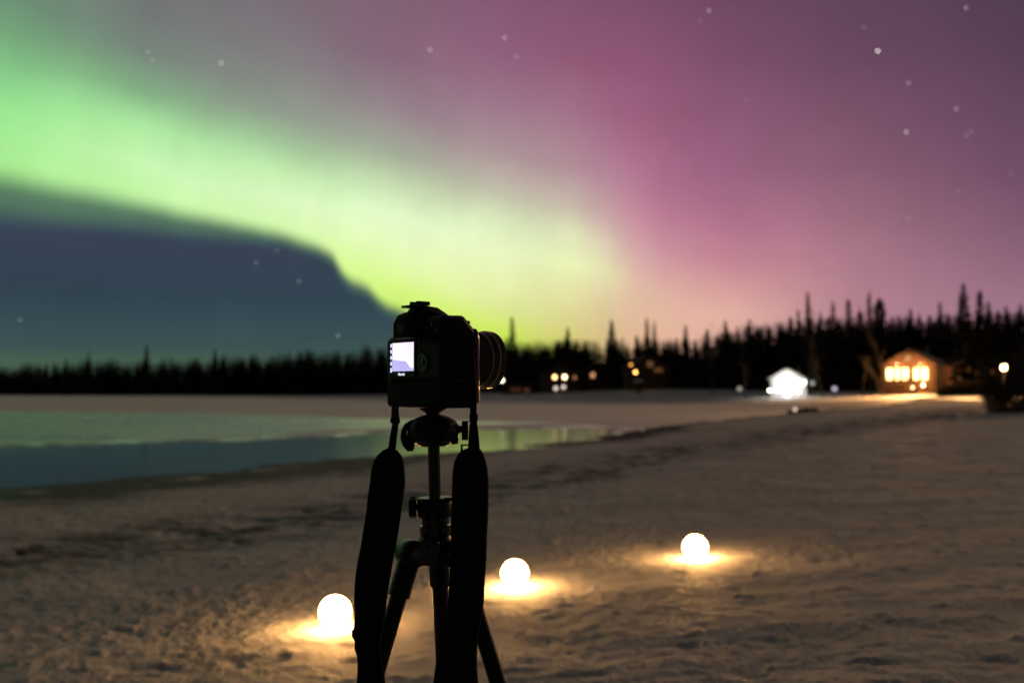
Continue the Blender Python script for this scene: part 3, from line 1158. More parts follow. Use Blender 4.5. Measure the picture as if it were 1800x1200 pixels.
for i, (px, py, r, lab) in enumerate(((1353, 686, .15, 'warm bright lantern at the left front corner of the tent'),
                                      (1365, 686, .17, 'warm bright lantern in front of the tent, second from left'),
                                      (1377, 686, .13, 'warm bright lantern left of the tent doorway'),
                                      (1404, 688, .12, 'warm bright lantern right of the tent doorway'))):
    small_lantern(px, py, 123.5, lab, r, MT['lantern'], 25, (1, .8, .5))
m = MB()
p = at(1412, 672, 127)
small_lantern(1413, 672, 126.5, 'round white work lamp on the right side of the tent', .22, glow('white_work_lamp', (1, .97, .9), 9), 60, (1, .95, .85))
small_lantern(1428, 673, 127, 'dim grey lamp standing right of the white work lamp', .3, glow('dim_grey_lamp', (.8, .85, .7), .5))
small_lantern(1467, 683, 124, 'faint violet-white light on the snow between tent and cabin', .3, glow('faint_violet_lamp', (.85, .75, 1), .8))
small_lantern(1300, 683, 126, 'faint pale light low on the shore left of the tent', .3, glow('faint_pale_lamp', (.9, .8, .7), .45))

# globe lamp post at the right
LY = 58.0
lp = at(1765, 646, LY)
lz = gz(lp.x, LY)
lamp = thing('lamp_post', 'round globe lamp on a short dark post near the right edge', 'street lamp', (lp.x, LY, lz))
hgt = lp.z - lz
m = MB()
m.lathe([(.12, -.2), (.10, .05), (.035, .10), (.03, hgt - .2), (.09, hgt - .16), (.09, hgt - .13)], 14)
m.build('post', MT['post'], lamp, smooth=True)
m = MB()
m.lathe([(.16 * math.sin(math.pi * i / 14), hgt - .16 * math.cos(math.pi * i / 14)) for i in range(15)], 20)
m.build('globe', glow('globe_lamp_glass', (1.0, .62, .26), 60.0), lamp, smooth=True)
m = MB()
m.lathe([(.06, hgt + .145), (.045, hgt + .19), (0, hgt + .22)], 12)
m.build('finial', MT['post'], lamp, smooth=True)
point(lamp, (-.05, -.45, hgt + .05), 4500, (1.0, .50, .17), .2)

# dim cabins in the middle of the far shore


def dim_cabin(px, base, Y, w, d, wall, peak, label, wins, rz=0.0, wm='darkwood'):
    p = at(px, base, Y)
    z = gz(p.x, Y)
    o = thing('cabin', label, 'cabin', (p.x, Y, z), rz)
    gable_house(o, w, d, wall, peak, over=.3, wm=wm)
    for (x0, x1, z0, z1, mm) in wins:
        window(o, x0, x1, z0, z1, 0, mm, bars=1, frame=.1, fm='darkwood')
    return o


s2 = 185 / FPX
dim_cabin(986, 686, 185, 7.0, 6, 3.6, 5.4, 'dark cabin with two round-looking amber windows left of centre',
          [(-1.45, -.85, 2.55, 3.2, glow('amber_lit_window_b', (1.0, 0.58, 0.22), 6.5)), (0.4, 1.0, 2.55, 3.2, glow('pale_lit_window', (1, .70, .38), 8.5)),
           (2.3, 2.8, 2.5, 3.1, glow('faint_window', (1, .45, .18), .5))])
dim_cabin(1042, 686, 188, 4.6, 5, 3.5, 4.9, 'small dark cabin with one faint amber window',
          [(-.35, .35, 2.5, 3.4, glow('faint_amber_window', (1, .45, .2), .9))])
c3 = dim_cabin(1140, 686, 172, 7.4, 6, 3.8, 5.8, 'dark cabin behind the two orange lamps',
               [(-.2, .8, 3.9, 4.9, glow('faint_brown_window', (1, .45, .22), .13)), (1.0, 2.4, 3.0, 3.7, glow('lit_gable_patch_b', (1, .42, .18), .11))])  # lamplit patches of the gable wall, put in as glowing panes
dim_cabin(925, 688, 190, 8.4, 5, 1.6, 2.3, 'long low dark shed beside the bright white dot',
          [(-3.0, -1.0, .5, 1.1, glow('faint_red_window', (1, .35, .2), .06)), (-.4, .6, .4, 1.0, glow('faint_red_window_b', (1, .38, .25), .10))])
AMB = glow('orange_bulb', (1.0, .48, .10), 7.5)
small_lantern(1109, 641, 166, 'upper dim orange lamp of the pair on the far shore', .22, glow('dim_orange_bulb', (1, .40, .08), 2.6), name='orange_lamp')
small_lantern(1117, 654, 164, 'lower brighter orange lamp of the pair on the far shore', .26, AMB, 40, (1, .5, .15), name='orange_lamp')
small_lantern(977, 682, 178, 'pale round light below the two amber windows, left one', .34, glow('pale_lamp_a', (1, .82, .66), 1.5))
small_lantern(990.5, 680, 178, 'pale round light below the two amber windows, right one', .34, glow('pale_lamp_b', (1, .82, .66), 1.45))
small_lantern(882, 668, 176, 'bright cream light just under the camera lens', .36, glow('cream_lamp', (1, .92, .68), 5.5), name='yard_lamp')
# snow-capped wood pile catching the orange lamp
p = at(1122, 682, 160)
pile = thing('wood_pile', 'tall snow-topped wood pile lit faintly beside the orange lamps', 'wood pile', (p.x, 160, gz(p.x, 160)))
for i in range(4):
    for j in range(3):
        m = MB()
        m.tube([(-.36 + .36 * j, -.5, .2 + .42 * i), (-.36 + .36 * j, .5, .2 + .42 * i)], .19, 8)
        m.build('log', MT['palebark'], pile)
m = MB()
m.lathe([(.75, 1.66), (.8, 1.8), (.55, 2.0), (0, 2.1)], 12)
m.build('snow_cap', mat('pile_snow', (.75, .75, .76), .8), pile, smooth=True)


# dark brush mounds
def shrub(name, label, px, base, Y, w, h_, n, seed, cat='bush', rad=.012):
    rn = random.Random(seed)
    p = at(px, base, Y)
    zb = gz(p.x, Y)
    o = thing(name, label, cat, (p.x, Y, zb))
    stems, twigs = MB(), MB()
    for i in range(n):
        a = rn.random() * 6.28
        rr = w * math.sqrt(rn.random())
        bx, by = rr * math.cos(a), rr * .5 * math.sin(a)
        fall = max(.35, 1 - (rr / w) ** 2 * .7)
        L = h_ * fall * rn.uniform(.6, 1.1)
        d = Vector((bx / w * .45 + rn.uniform(-.2, .2), rn.uniform(-.3, .3), 1)).normalized()
        pts = [Vector((bx, by, -.05))]
        for k in range(3):
            d = (d + Vector((rn.uniform(-.2, .2), rn.uniform(-.2, .2), 0))).normalized()
            pts.append(pts[-1] + d * L / 3)
        stems.tube(pts, [rad, rad * .8, rad * .6, rad * .2], 4, cap=False)
        for q in range(7):
            f = rn.uniform(.2, 1)
            i0 = min(2, int(f * 3))
            pp = pts[i0].lerp(pts[i0 + 1], f * 3 - i0)
            a2 = rn.random() * 6.28
            e = pp + Vector((math.cos(a2), math.sin(a2), rn.uniform(.2, 1.2))).normalized() * h_ * rn.uniform(.1, .3)
            twigs.tube([pp, pp.lerp(e, .5) + Vector((0, 0, .02)), e], [rad * .6, rad * .5, rad * .15], 3, cap=False)
    stems.build('stem', MT['twig'], o, fix=False)
    twigs.build('twig', MT['twig'], o, fix=False)
    return o


shrub('willow_bush', 'dark leafless bush on the snow at the right edge of the picture', 1803, 712, 33, 1.25, 2.5, 420, 3, rad=.009)
shrub('brush_mound', 'dark rounded brush mound in front of the lodge wing', 1694, 684, 112, 2.9, 1.75, 420, 4, rad=.05)
shrub('grass_tuft', 'small dark tuft of dead grass at the left edge below the water', 60, 950, 9.2, .17, .15, 60, 6, cat='grass', rad=.003)

# drift log and the pale lump in front of it
p = at(1412, 745, 41)
zb = gz(p.x, 41)
lg = thing('drift_log', 'dark wet log lying on the snow below the white tent', 'log', (p.x, 41, zb))
m = MB()
m.tube([(-.62, 0, .10), (-.2, .03, .13), (.3, -.02, .15), (.62, .05, .16)], [.11, .14, .15, .12], 9)
m.build('trunk', MT['log'], lg, smooth=True)
m = MB()
m.tube([(-.3, 0, .2), (-.42, .1, .38)], [.04, .015], 5)
m.build('branch_stub', MT['log'], lg)
m = MB()
m.tube([(.1, 0, .25), (.05, -.1, .36)], [.04, .015], 5)
m.build('branch_stub', MT['log'], lg)
small_lantern(1398, 751, 39.5, 'small pale light on the snow in front of the drift log', .085, glow('small_pale_lamp', (1, .72, .55), 1.0))


# ------------------------------------------------------------------ glowing snow globes
def orb(px, py, Y, label, r=.088):
    p = at(px, py, Y)
    zg = gz(p.x, Y)
    o = thing('globe_light', label, 'lamp', (p.x, Y, zg), 0, 'round glowing globe lights on the snow')
    c = max(p.z, zg + r * .86) - zg
    m = MB()
    m.lathe([(r * math.sin(math.pi * i / 24), c - r * math.cos(math.pi * i / 24)) for i in range(25)], 40)
    m.build('globe', MT['orb'], o, smooth=True)
    m = MB()
    m.lathe([(r * .5, c - r * .95), (r * .55, c - r * .82), (r * .50, c - r * .80)], 24)
    m.build('base_ring', MT['post'], o, smooth=True)
    return o, c


MT['orb'] = glow('warm_white_globe', (1.0, 0.48, 0.14), 115.0)
orb(589, 1074, 5.75, 'largest glowing white globe on the snow, left of the tripod')
orb(905, 1007, 6.75, 'middle glowing white globe on the snow, just right of the strap')
orb(1222, 961, 7.55, 'smallest glowing white globe, alone on the snow at the right')


# ------------------------------------------------------------------ tripod
TD = 1.55
K = TD / FPX / 1.0


def tp(px, py, dy=0.0):
    return at(px, py, TD + dy)


axis_top, axis_bot = tp(761, 720), tp(766.5, 960)
tripod = thing('tripod', 'black photo tripod with its centre column raised, standing on the snow', 'tripod', (axis_bot.x, TD, gz(axis_bot.x, TD)))
tripod_inv = Matrix.Translation(tripod.location).inverted()


def TPL(v):
    return tripod_inv @ Vector(v)


def axp(py):
    f = (py - 720) / (960 - 720)
    return axis_top.lerp(axis_bot, f)


def ax_lathe(prof, name, material, parent, n=36, smooth=True, bevel=0):
    """prof: (radius px, row px) about the tripod axis"""
    m = MB()
    px2m = TD / FPX
    d = (axis_top - axis_bot).normalized()
    rot = d.to_track_quat('Z', 'Y').to_matrix()
    rings = []
    for r, py in prof:
        c = axp(py)
        rings.append([TPL(c + rot @ Vector((math.cos(2 * math.pi * k / n) * r * px2m, math.sin(2 * math.pi * k / n) * r * px2m, 0))) for k in range(n)])
    m.loft(rings)
    return m.build(name, material, parent, smooth=smooth, bevel=bevel)


# head
head = ax_lathe([(24, 784), (29, 781), (30, 778), (36, 776), (43, 770), (46, 760), (45, 748), (39, 739), (27, 732), (14, 728), (11, 727), (11, 724)], 'ball_head', MT['metal'], tripod)
ax_lathe([(12, 727), (15, 724), (21, 721), (24, 718), (24, 716.5)], 'mounting_plate', MT['metal'], head, bevel=.0008)
ax_lathe([(31, 779), (33, 777.5), (33, 775)], 'pan_ring', MT['metal'], head)
m = MB()     # curved paddle on the left
pts = [(735, 738), (724, 742), (715, 748), (710, 757), (709, 768), (713, 779), (720, 785), (728, 786)]
m.tube([TPL(tp(x, y, -.012)) for x, y in pts], [.003, .004, .0045, .0045, .005, .006, .008, .006], 10)
m.build('lock_paddle', MT['metal'], head, smooth=True)
m = MB()
m.tube([TPL(tp(724, 748, -.008)), TPL(tp(723, 778, -.008))], [.006, .009], 10)
m.build('lock_knob', MT['metal'], head, smooth=True)
m = MB()     # lever on the right
m.tube([TPL(tp(786, 742, -.01)), TPL(tp(795, 760, -.014)), TPL(tp(799, 774, -.016)), TPL(tp(800, 780, -.016))], [.006, .008, .0065, .005], 10)
m.build('tension_lever', MT['metal'], head, smooth=True)
m = MB()
m.tube([TPL(tp(797, 752)), TPL(tp(806, 754)), TPL(tp(814, 754.5))], [.0075, .006, .0045], 12)
m.build('clamp_screw', MT['column'], head, smooth=True)
m = MB()
a = tp(817.5, 749)
m.box((-.005, -.005, -.021), (.005, .005, .007), Matrix.Translation(TPL(a)))
m.box((-.0055, -.006, .0072), (.0085, .006, .0085), Matrix.Translation(TPL(a)))
m.build('clamp_knob', MT['metal'], head, bevel=.001)
# column
ax_lathe([(10.6, 880), (10.6, 781)], 'centre_column', MT['column'], tripod)
col = ax_lathe([(29, 908), (31, 905), (31, 877), (29, 874), (12, 873)], 'column_collar', MT['metal'], tripod)
m = MB()
kn = TPL(tp(726, 891, -.004))
m.lathe([(.0155, -.0055), (.0165, -.004), (.0165, .004), (.015, .0055)], 16, kn, axis='X', rib=.0012)
m.build('collar_knob', MT['metal'], col, smooth=False)
m = MB()
m.tube([TPL(tp(731, 891, -.004)), TPL(tp(742, 891, -.004))], .005, 10)
m.build('knob_shaft', MT['metal'], col, smooth=True)
m = MB()
m.box((-.008, -.012, -.003), (.012, .004, .003), Matrix.Translation(TPL(tp(792, 876, -.012))))
m.build('collar_tab', MT['metal'], col, bevel=.001)
ax_lathe([(24, 924), (24, 906)], 'collar_sleeve', MT['column'], tripod)
ax_lathe([(27, 940), (28, 937), (28, 924), (26, 922)], 'lock_ring', MT['column'], tripod)
# spider
spid = ax_lathe([(12, 993), (24, 990), (30, 980), (31, 950), (27, 941), (24, 936)], 'spider', MT['metal'], tripod)
m = MB()
pc = tp(752, 968, -.0)
m.box((-.018, -.0335, -.017), (.020, -.027, .019), Matrix.Translation(TPL(pc)))
m.build('angle_plate', MT['plate'], spid, bevel=.002)
m = MB()
m.tube([TPL(tp(748, 968, -.032)), TPL(tp(748, 968, -.036))], .003, 10)
m.build('rivet', MT['cap'], spid)
m = MB()
m.tube([TPL(tp(758, 962, -.036)), TPL(tp(760, 978, -.036))], .0011, 6)
m.build('angle_lever', MT['cap'], spid)
# legs
TS_ = .35
for ang, hid in ((240, 0), (120, 1), (0, 2)):
    a = R(ang)
    u = Vector((math.sin(a), math.cos(a), 0))
    hinge = axp(968) + u * .042
    d = (u * TS_ + Vector((.022, 0, -1))).normalized()
    side = d.cross(u).normalized()
    zf = gz(hinge.x + d.x, hinge.y + d.y)
    Lt = (hinge.z - zf) / -d.z
    leg = thing('leg', None, None)
    del_keys = [k for k in leg.keys()]
    mm_ = MB()
    mm_.tube([TPL(hinge + d * .012), TPL(hinge + d * .066)], [.0165, .0165], 20)
    lo = mm_.build('leg', MT['metal'], tripod, smooth=True)
    bpy.data.objects.remove(leg)
    lo.name = 'leg'
    m = MB()
    m.lathe([(.019, -.017), (.0205, -.015), (.0205, .015), (.019, .017)], 24)
    rot = side.to_track_quat('Z', 'Y').to_matrix().to_4x4()
    m.v = [TPL((Matrix.Translation(hinge) @ rot) @ Vector(p)) for p in m.v]
    m.build('hinge', MT['metal'], lo, smooth=True)
    m = MB()     # hinge bridge back to the spider
    m.tube([TPL(axp(966) + u * .012), TPL(hinge)], [.017, .0165], 14)
    m.build('hinge_arm', MT['metal'], lo, smooth=True)
    vis = -1 if (side.y < 0) else 1
    for s in (-1, 1):
        c0 = hinge + side * s * .0168
        m = MB()
        m.tube([TPL(c0), TPL(c0 + side * s * .002)], .0075, 20)
        m.build('bolt_cap', MT['cap'], lo, smooth=False)
    cut = [(.066, .0128), (.36, .0128), (.36, .0105), (.70, .0105), (.70, .0085), (Lt - .03, .0085)]
    for i in range(0, 6, 2):
        m = MB()
        m.tube([TPL(hinge + d * (cut[i][0] - .004)), TPL(hinge + d * cut[i + 1][0])], cut[i][1], 18)
        m.build('leg_section', MT['metal'], lo, smooth=True)
    for f in (.36, .70):
        m = MB()
        m.tube([TPL(hinge + d * (f - .02)), TPL(hinge + d * (f + .022))], .0155, 16)
        m.build('leg_lock', MT['metal'], lo, smooth=True)
    m = MB()
    m.tube([TPL(hinge + d * (Lt - .045)), TPL(hinge + d * (Lt + .005))], [.012, .016], 14)
    m.build('rubber_foot', MT['rubber'], lo, smooth=True)

# ------------------------------------------------------------------ the camera on the tripod
base = axp(716.5)
YAW = R(52)
dslr = thing('photo_camera_body', 'black digital camera with battery grip and big lens, its rear screen lit', 'camera', base, -YAW)
dslr.name = 'digital_camera'
BW, BB, BF = .0725, -.0325, .030      # half width, back, front


def body_section(x, top, front, back=BB, slope=0.0, bot=0.042):
    """closed y-z section, seen along x"""
    return [Vector((x, back + .004, bot)), Vector((x, front - .004, bot)), Vector((x, front, bot + .004)), Vector((x, front, top - .022 - slope)),
            Vector((x, front - .006 - slope * .3, top - .010 - slope * .5)), Vector((x, front - .022 - slope * .4, top)), Vector((x, back + .006, top)), Vector((x, back, top - .006)), Vector((x, back, bot + .004))]


m = MB()
m.loft([body_section(-BW - .0165, .104, .010, BB + .004), body_section(-BW - .012, .112, .016, BB + .0005), body_section(-BW + .006, .115, .022, BB), body_section(-.045, .117, .026), body_section(-.03, .122, .030),
        body_section(.018, .126, .030), body_section(.028, .1385, .032, slope=.004), body_section(.045, .1395, .040, slope=.012),
        body_section(BW - .008, .1395, .040, slope=.014), body_section(BW, .134, .034, BB + .003, slope=.012)])
body = m.build('body', MT['body'], dslr, smooth=True, bevel=.002)
# battery grip
m = MB()


def grip_section(x, front, back=BB):
    return [Vector((x, back + .005, 0.0005)), Vector((x, front - .006, 0.0005)), Vector((x, front, .006)), Vector((x, front, .036)), Vector((x, front - .003, .041)),
            Vector((x, back + .003, .041)), Vector((x, back, .037)), Vector((x, back, .006))]


m.loft([grip_section(-BW - .017, .010, BB + .005), grip_section(-BW - .011, .014, BB + .0005), grip_section(-BW + .006, .018, BB), grip_section(.02, .022), grip_section(.04, .034), grip_section(BW - .006, .036, BB - .001),
        grip_section(BW + .001, .030, BB + .004)])
grip = m.build('battery_grip', MT['rubber'], dslr, smooth=True, bevel=.003)
# glossy strip added on the hand grip corner to catch a highlight
m = MB()
m.lathe([(.004, .006), (.0085, .009), (.0085, .036), (.0080, .040), (.0085, .044), (.0085, .105), (.0065, .116), (.003, .121)], 28, (BW - .0072, .0315, 0))
m.build('grip_highlight_strip', MT['gloss'], dslr, smooth=True)
# viewfinder hump
m = MB()


def hump(y, hw, z0, z1, cut=.008):
    x0 = -.012
    return [Vector((x0 - hw, y, z0)), Vector((x0 + hw, y, z0)), Vector((x0 + hw, y, z1 - cut)), Vector((x0 + hw - cut, y, z1)), Vector((x0 - hw + cut, y, z1)), Vector((x0 - hw, y, z1 - cut))]


m.loft([hump(BB - .002, .022, .100, .146), hump(BB + .006, .024, .100, .157, .010), hump(-.014, .027, .100, .1585, .012), hump(.006, .029, .1, .1565, .013), hump(.020, .030, .1, .149, .013),
        hump(.034, .031, .1, .138, .010), hump(.043, .030, .1, .126, .008)])
hmp = m.build('viewfinder_housing', MT['body'], dslr, smooth=True, bevel=.003)
m = MB()
m.loft([hump(BB - .0190, .0235, .1085, .138, .009), hump(BB - .015, .026, .1065, .1435, .010), hump(BB - .002, .026, .1065, .1490, .010)])
m.build('eyecup', MT['rubber'], hmp, smooth=True, bevel=.0025)
m = MB()
m.box((-.021, BB - .0197, .114), (-.003, BB - .0188, .128))
m.build('eyepiece_glass', MT['glass'], hmp)
m = MB()
m.box((-.024, BB + .004, .1590), (.000, -.006, .1600))
m.box((-.0235, BB + .004, .1600), (-.0205, -.006, .1635))
m.box((-.0035, BB + .004, .1600), (-.0005, -.006, .1635))
m.box((-.0235, BB + .004, .1635), (-.0185, -.006, .1650))
m.box((-.0055, BB + .004, .1635), (-.0005, -.006, .1650))
m.build('hot_shoe', MT['metal'], hmp)
m = MB()
m.box((-.0265, BB - .010, .1545), (-.001, BB + .004, .1585))
m.box((-.0225, BB + .003, .1605), (-.0015, -.004, .1632))
m.build('hot_shoe_cover', MT['body'], hmp, bevel=.0012)
# controls
m = MB()
m.lathe([(.0065, 0), (.0075, .0015), (.0075, .004), (.005, .0055), (0, .0058)], 20, (.050, .026, .1285))
m.build('shutter_button', MT['metal'], dslr, smooth=True)
m = MB()
m.lathe([(.0085, 0), (.0085, .006), (.008, .0065)], 28, (.047, .012, .1345), rib=.0006)
m.build('command_dial', MT['metal'], dslr)
m = MB()
m.lathe([(.013, 0), (.0135, .002), (.0135, .010), (.0125, .011)], 36, (-.052, .0, .1155), rib=.0006)
m.build('mode_dial', MT['metal'], dslr)
m = MB()
m.box((.026, BB + .010, .1392), (.062, -.002, .1398))
m.build('top_display', MT['glass'], dslr)
m = MB()
m.lathe([(.0022, 0), (.0026, .001), (.0026, .003), (.0018, .0036)], 12, (BW - .004, .013, .117), axis='X')
m.build('strap_lug', MT['cap'], dslr, smooth=True)
m = MB()
m.lathe([(.0022, 0), (.0026, -.001), (.0026, -.003)], 12, (-BW + .001, -.005, .100), axis='X')
m.build('strap_lug', MT['cap'], dslr, smooth=True)
# buttons on the back: down the right of the screen
BK = BB - .0004
for i, (x, z, r) in enumerate(((.012, .124, .0035), (.026, .125, .004), (.034, .121, .003), (.047, .127, .004), (.058, .118, .003),
                               (.0135, .1015, .0026), (.0145, .0885, .0026), (.013, .0485, .0024), (.0215, .0475, .0024), (.029, .0485, .0024), (.037, .048, .0024))):
    m = MB()
    m.lathe([(r, .0010), (r, -.0008), (r * .8, -.0016)], 16, (x, BK, z), axis='Y')
    b_ = m.build('button', MT['button'], dslr)
    m = MB()
    m.box((x - r * .4, BK - .0019, z - r * .25), (x + r * .4, BK - .00165, z + r * .25))
    m.build('button_mark', MT['print'], b_)
m = MB()
m.lathe([(.0150, .0010), (.0150, -.0008), (.0140, -.0018), (.0105, -.0018), (.0100, -.0006)], 32, (.022, BK, .069), axis='Y', rib=.0004)
dl = m.build('selector_dial', MT['button'], dslr)
m = MB()
m.lathe([(.0055, 0), (.0055, -.0018), (.004, -.0024)], 20, (.022, BK, .069), axis='Y')
m.build('set_button', MT['print'], dl, smooth=True)
m = MB()
m.lathe([(.016, .002), (.016, -.002)], 40, (.064, BK + .004, .132), axis='Y', rib=.0008)
# ribbed thumb rest
m = MB()
for i in range(9):
    m.box((.046 + .0024 * i, BK - .0012, .098), (.0472 + .0024 * i, BK, .112))
m.build('thumb_rest', MT['rubber'], dslr)

# screen
SX0, SX1, SZ0, SZ1 = -.0745, .0015, .0470, .1040
m = MB()
m.box((SX0, BK - .0020, SZ0), (SX1, BK, SZ1))
screen = m.build('screen', MT['glass'], dslr, bevel=.0006)


def flat(name, pts, y, material, parent):
    m = MB()
    m.add([(x, y, z) for x, z in pts], [tuple(range(len(pts)))])
    return m.build(name, material, parent, fix=False)


FX0, FX1, FZ0, FZ1 = -.0635, -.0005, .0570, .1015
yS = BK - .0024


def screen_mat(name, c0, c1, strength):
    mt = bpy.data.materials.new(name)
    mt.use_nodes = True
    t = mt.node_tree
    t.nodes.clear()
    tc = N(t, 'ShaderNodeTexCoord')
    sp = N(t, 'ShaderNodeSeparateXYZ')
    t.links.new(tc.outputs['Generated'], sp.inputs[0])
    f = N(t, 'ShaderNodeMapRange', clamp=True)
    t.links.new(M(t, 'MULTIPLY', sp.outputs[0], sp.outputs[2]), f.inputs['Value'])
    mx = N(t, 'ShaderNodeMix', data_type='RGBA')
    t.links.new(f.outputs[0], mx.inputs[0])
    mx.inputs[6].default_value = (*c0, 1)
    mx.inputs[7].default_value = (*c1, 1)
    e = N(t, 'ShaderNodeEmission')
    t.links.new(mx.outputs[2], e.inputs[0])
    e.inputs[1].default_value = strength
    o = N(t, 'ShaderNodeOutputMaterial')
    t.links.new(e.outputs[0], o.inputs[0])
    return mt


flat('preview_picture', [(FX0, FZ0), (FX1, FZ0), (FX1, FZ1), (FX0, FZ1)], yS, screen_mat('screen_bright', (1, .99, 1), (.93, .78, 1.0), 1.08), screen)
w, h = FX1 - FX0, FZ1 - FZ0
cur = [(0, 0.02), (0, .44), (.1, .435), (.2, .41), (.35, .385), (.5, .375), (.62, .36), (.66, .345), (.72, .28), (.78, .21), (.84, .155), (.9, .125), (1, .11), (1, 0.02)]
flat('preview_horizon', [(FX0 + w * a, FZ0 + h * (b - .02)) for a, b in reversed(cur)], yS - .0003, screen_mat('screen_lilac', (.56, .53, .95), (.45, .40, .95), 1.0), screen)
for i in range(5):
    z1 = FZ1 - .001 - i * .0095
    flat('menu_icon', [(FX0 - .0056, z1 - (.0056 if i < 4 else .0072)), (FX0 - .0014, z1 - (.0056 if i < 4 else .0072)), (FX0 - .0014, z1), (FX0 - .0056, z1)], yS - .0001, glow('icon_light_%d' % i, (.86, .82, 1), 1.15), screen)
flat('menu_bar', [(FX0 - .0068, FZ0 - .003), (FX0, FZ0 - .003), (FX0, FZ1 - .001), (FX0 - .0068, FZ1 - .001)], yS + .0002, glow('menu_bar_light', (.035, .0, .12), .8), screen)
# caption
tcu = bpy.data.curves.new('caption', 'FONT')
tcu.body = 'Normal'
tcu.size = .0062
tcu.align_x = 'CENTER'
tcu.offset = .00012
tob = bpy.data.objects.new('caption_text', tcu)
COL.objects.link(tob)
bpy.context.view_layer.update()
tme = bpy.data.meshes.new_from_object(tob.evaluated_get(bpy.context.evaluated_depsgraph_get()))
bpy.data.objects.remove(tob)
tme.materials.clear()
tme.materials.append(glow('caption_light', (.8, .88, 1), 1.5))
cap = bpy.data.objects.new('caption', tme)
COL.objects.link(cap)
cap.parent = screen
cap.rotation_euler = (R(90), 0, 0)
cap.location = (-.036, yS - .0002, .0503)

# lens
LX, LZ = -.006, .0765
o0 = (LX, 0, LZ)
m = MB()
m.lathe([(.034, .026), (.036, .031), (.036, .036), (.0375, .037), (.0385, .050), (.040, .055), (.0415, .056), (.0415, .062)], 64, o0, axis='Y')
barrel = m.build('lens_barrel', MT['lens'], dslr, smooth=True)
m = MB()
m.lathe([(.0405, .0615), (.0432, .0625), (.0440, .087), (.0425, .088)], 150, o0, axis='Y', rib=.0009)
m.build('focus_ring', MT['ring'], barrel)
m = MB()
m.lathe([(.0425, .0870), (.0448, .0885), (.0448, .0900), (.0438, .0908)], 64, o0, axis='Y')
m.build('trim_ring', MT['gold'], barrel, smooth=True)
m = MB()
m.lathe([(.0436, .0905), (.0450, .0915), (.0462, .100), (.0468, .110), (.0462, .1145), (.0435, .1150), (.0425, .108), (.039, .104), (.018, .107), (0, .108)], 64, o0, axis='Y')
m.build('front_ring', MT['lens'], barrel, smooth=True)
m = MB()
m.lathe([(.0463, .1002), (.0470, .1006), (.0472, .1022), (.0466, .1030)], 64, o0, axis='Y')
m.build('trim_ring', MT['gold'], barrel, smooth=True)


# ------------------------------------------------------------------ strap
def ribbon(m, rows, thick, dyf):
    """rows: (left px, right px, row px): a flat padded band hanging in front of the tripod"""
    rings = []
    n = 12
    for i, (xl, xr, py, dy) in enumerate(rows):
        c = tp((xl + xr) / 2, py, dy)
        hw = (xr - xl) / 2 * (TD + dy) / FPX
        th = min(thick, hw * .9)
        rings.append([c + Vector((math.copysign(abs(math.cos(2 * math.pi * k / n)) ** .6, math.cos(2 * math.pi * k / n)) * hw,
                                  math.copysign(abs(math.sin(2 * math.pi * k / n)) ** .8, math.sin(2 * math.pi * k / n)) * th, 0)) for k in range(n)])
    m.loft(rings)
    return m


strap = thing('camera_strap', 'wide black padded camera strap hanging in two bands beside the tripod', 'strap', (0, 0, 0))
dl_, dr_ = -.075, -.085
# lug ends
m = MB()
ribbon(m, [(688, 701, 712, -.03), (688, 701, 722, -.045), (687.5, 702, 736, dl_), (690, 701, 741, dl_), (688, 700, 752, dl_), (685, 698, 768, dl_), (682.5, 696, 786, dl_), (680, 694, 800, dl_)], .003, 0)
m.build('webbing', MT['web'], strap, smooth=True)
m = MB()
ribbon(m, [(686.5, 702.5, 733.5, dl_), (686, 703, 736, dl_), (686, 703.5, 742, dl_), (688, 702, 744, dl_)], .005, 0)
m.build('buckle', MT['web'], strap, smooth=True)
m = MB()
ribbon(m, [(681, 687, 787, dl_), (673, 698, 791, dl_), (664, 705, 799, dl_), (657, 709, 810, dl_), (652.5, 711.5, 825, dl_), (650.5, 712.5, 845, dl_), (647, 710, 870, dl_), (643, 704.5, 905, dl_),
           (638, 700, 935, dl_), (634, 696, 961, dl_), (628, 690, 990, dl_), (624.5, 685.5, 1016, dl_), (623, 681, 1045, dl_), (623, 677, 1080, dl_), (622, 674, 1104, dl_)], .006, 0)
m.build('pad', MT['strap'], strap, smooth=True)
m = MB()
ribbon(m, [(623, 674, 1102, dl_), (618.5, 672, 1108, dl_), (619, 671, 1118, dl_), (624, 670, 1127, dl_), (623.5, 669, 1140, dl_), (627, 670, 1150, dl_), (629, 673, 1168, dl_), (628, 676, 1190, dl_), (626, 679, 1215, dl_),
           (632, 684, 1280, dl_), (650, 698, 1350, -.07)], .007, 0)
m.build('pad_end', MT['strap'], strap, smooth=True)
m = MB()
ribbon(m, [(823, 829, 574, .0), (818, 829, 586, -.03), (819, 831.5, 610, -.045), (822, 835, 645, -.055), (825.5, 838, 690, -.07), (826, 838, 720, -.075), (826, 838.5, 740, -.08), (824, 841, 760, dr_), (823, 843, 780, dr_), (822, 844, 800, dr_)], .003, 0)
m.build('webbing', MT['web'], strap, smooth=True)
m = MB()
ribbon(m, [(825.5, 839, 727, -.08), (825, 840.5, 730, -.082), (825, 840, 738, -.082), (826, 838.5, 741, -.08)], .005, 0)
m.build('buckle', MT['web'], strap, smooth=True)
m = MB()     # square adjuster loop standing off the band
q = tp(817, 789, dr_)
for lo, hi in (((-.006, -.002, .005), (.008, .002, .007)), ((-.006, -.002, -.009), (-.003, .002, .0049)), ((-.0029, -.002, -.009), (.008, .002, -.006))):
    m.box(lo, hi, Matrix.Translation(q))
m.build('adjuster', MT['web'], strap)
m = MB()
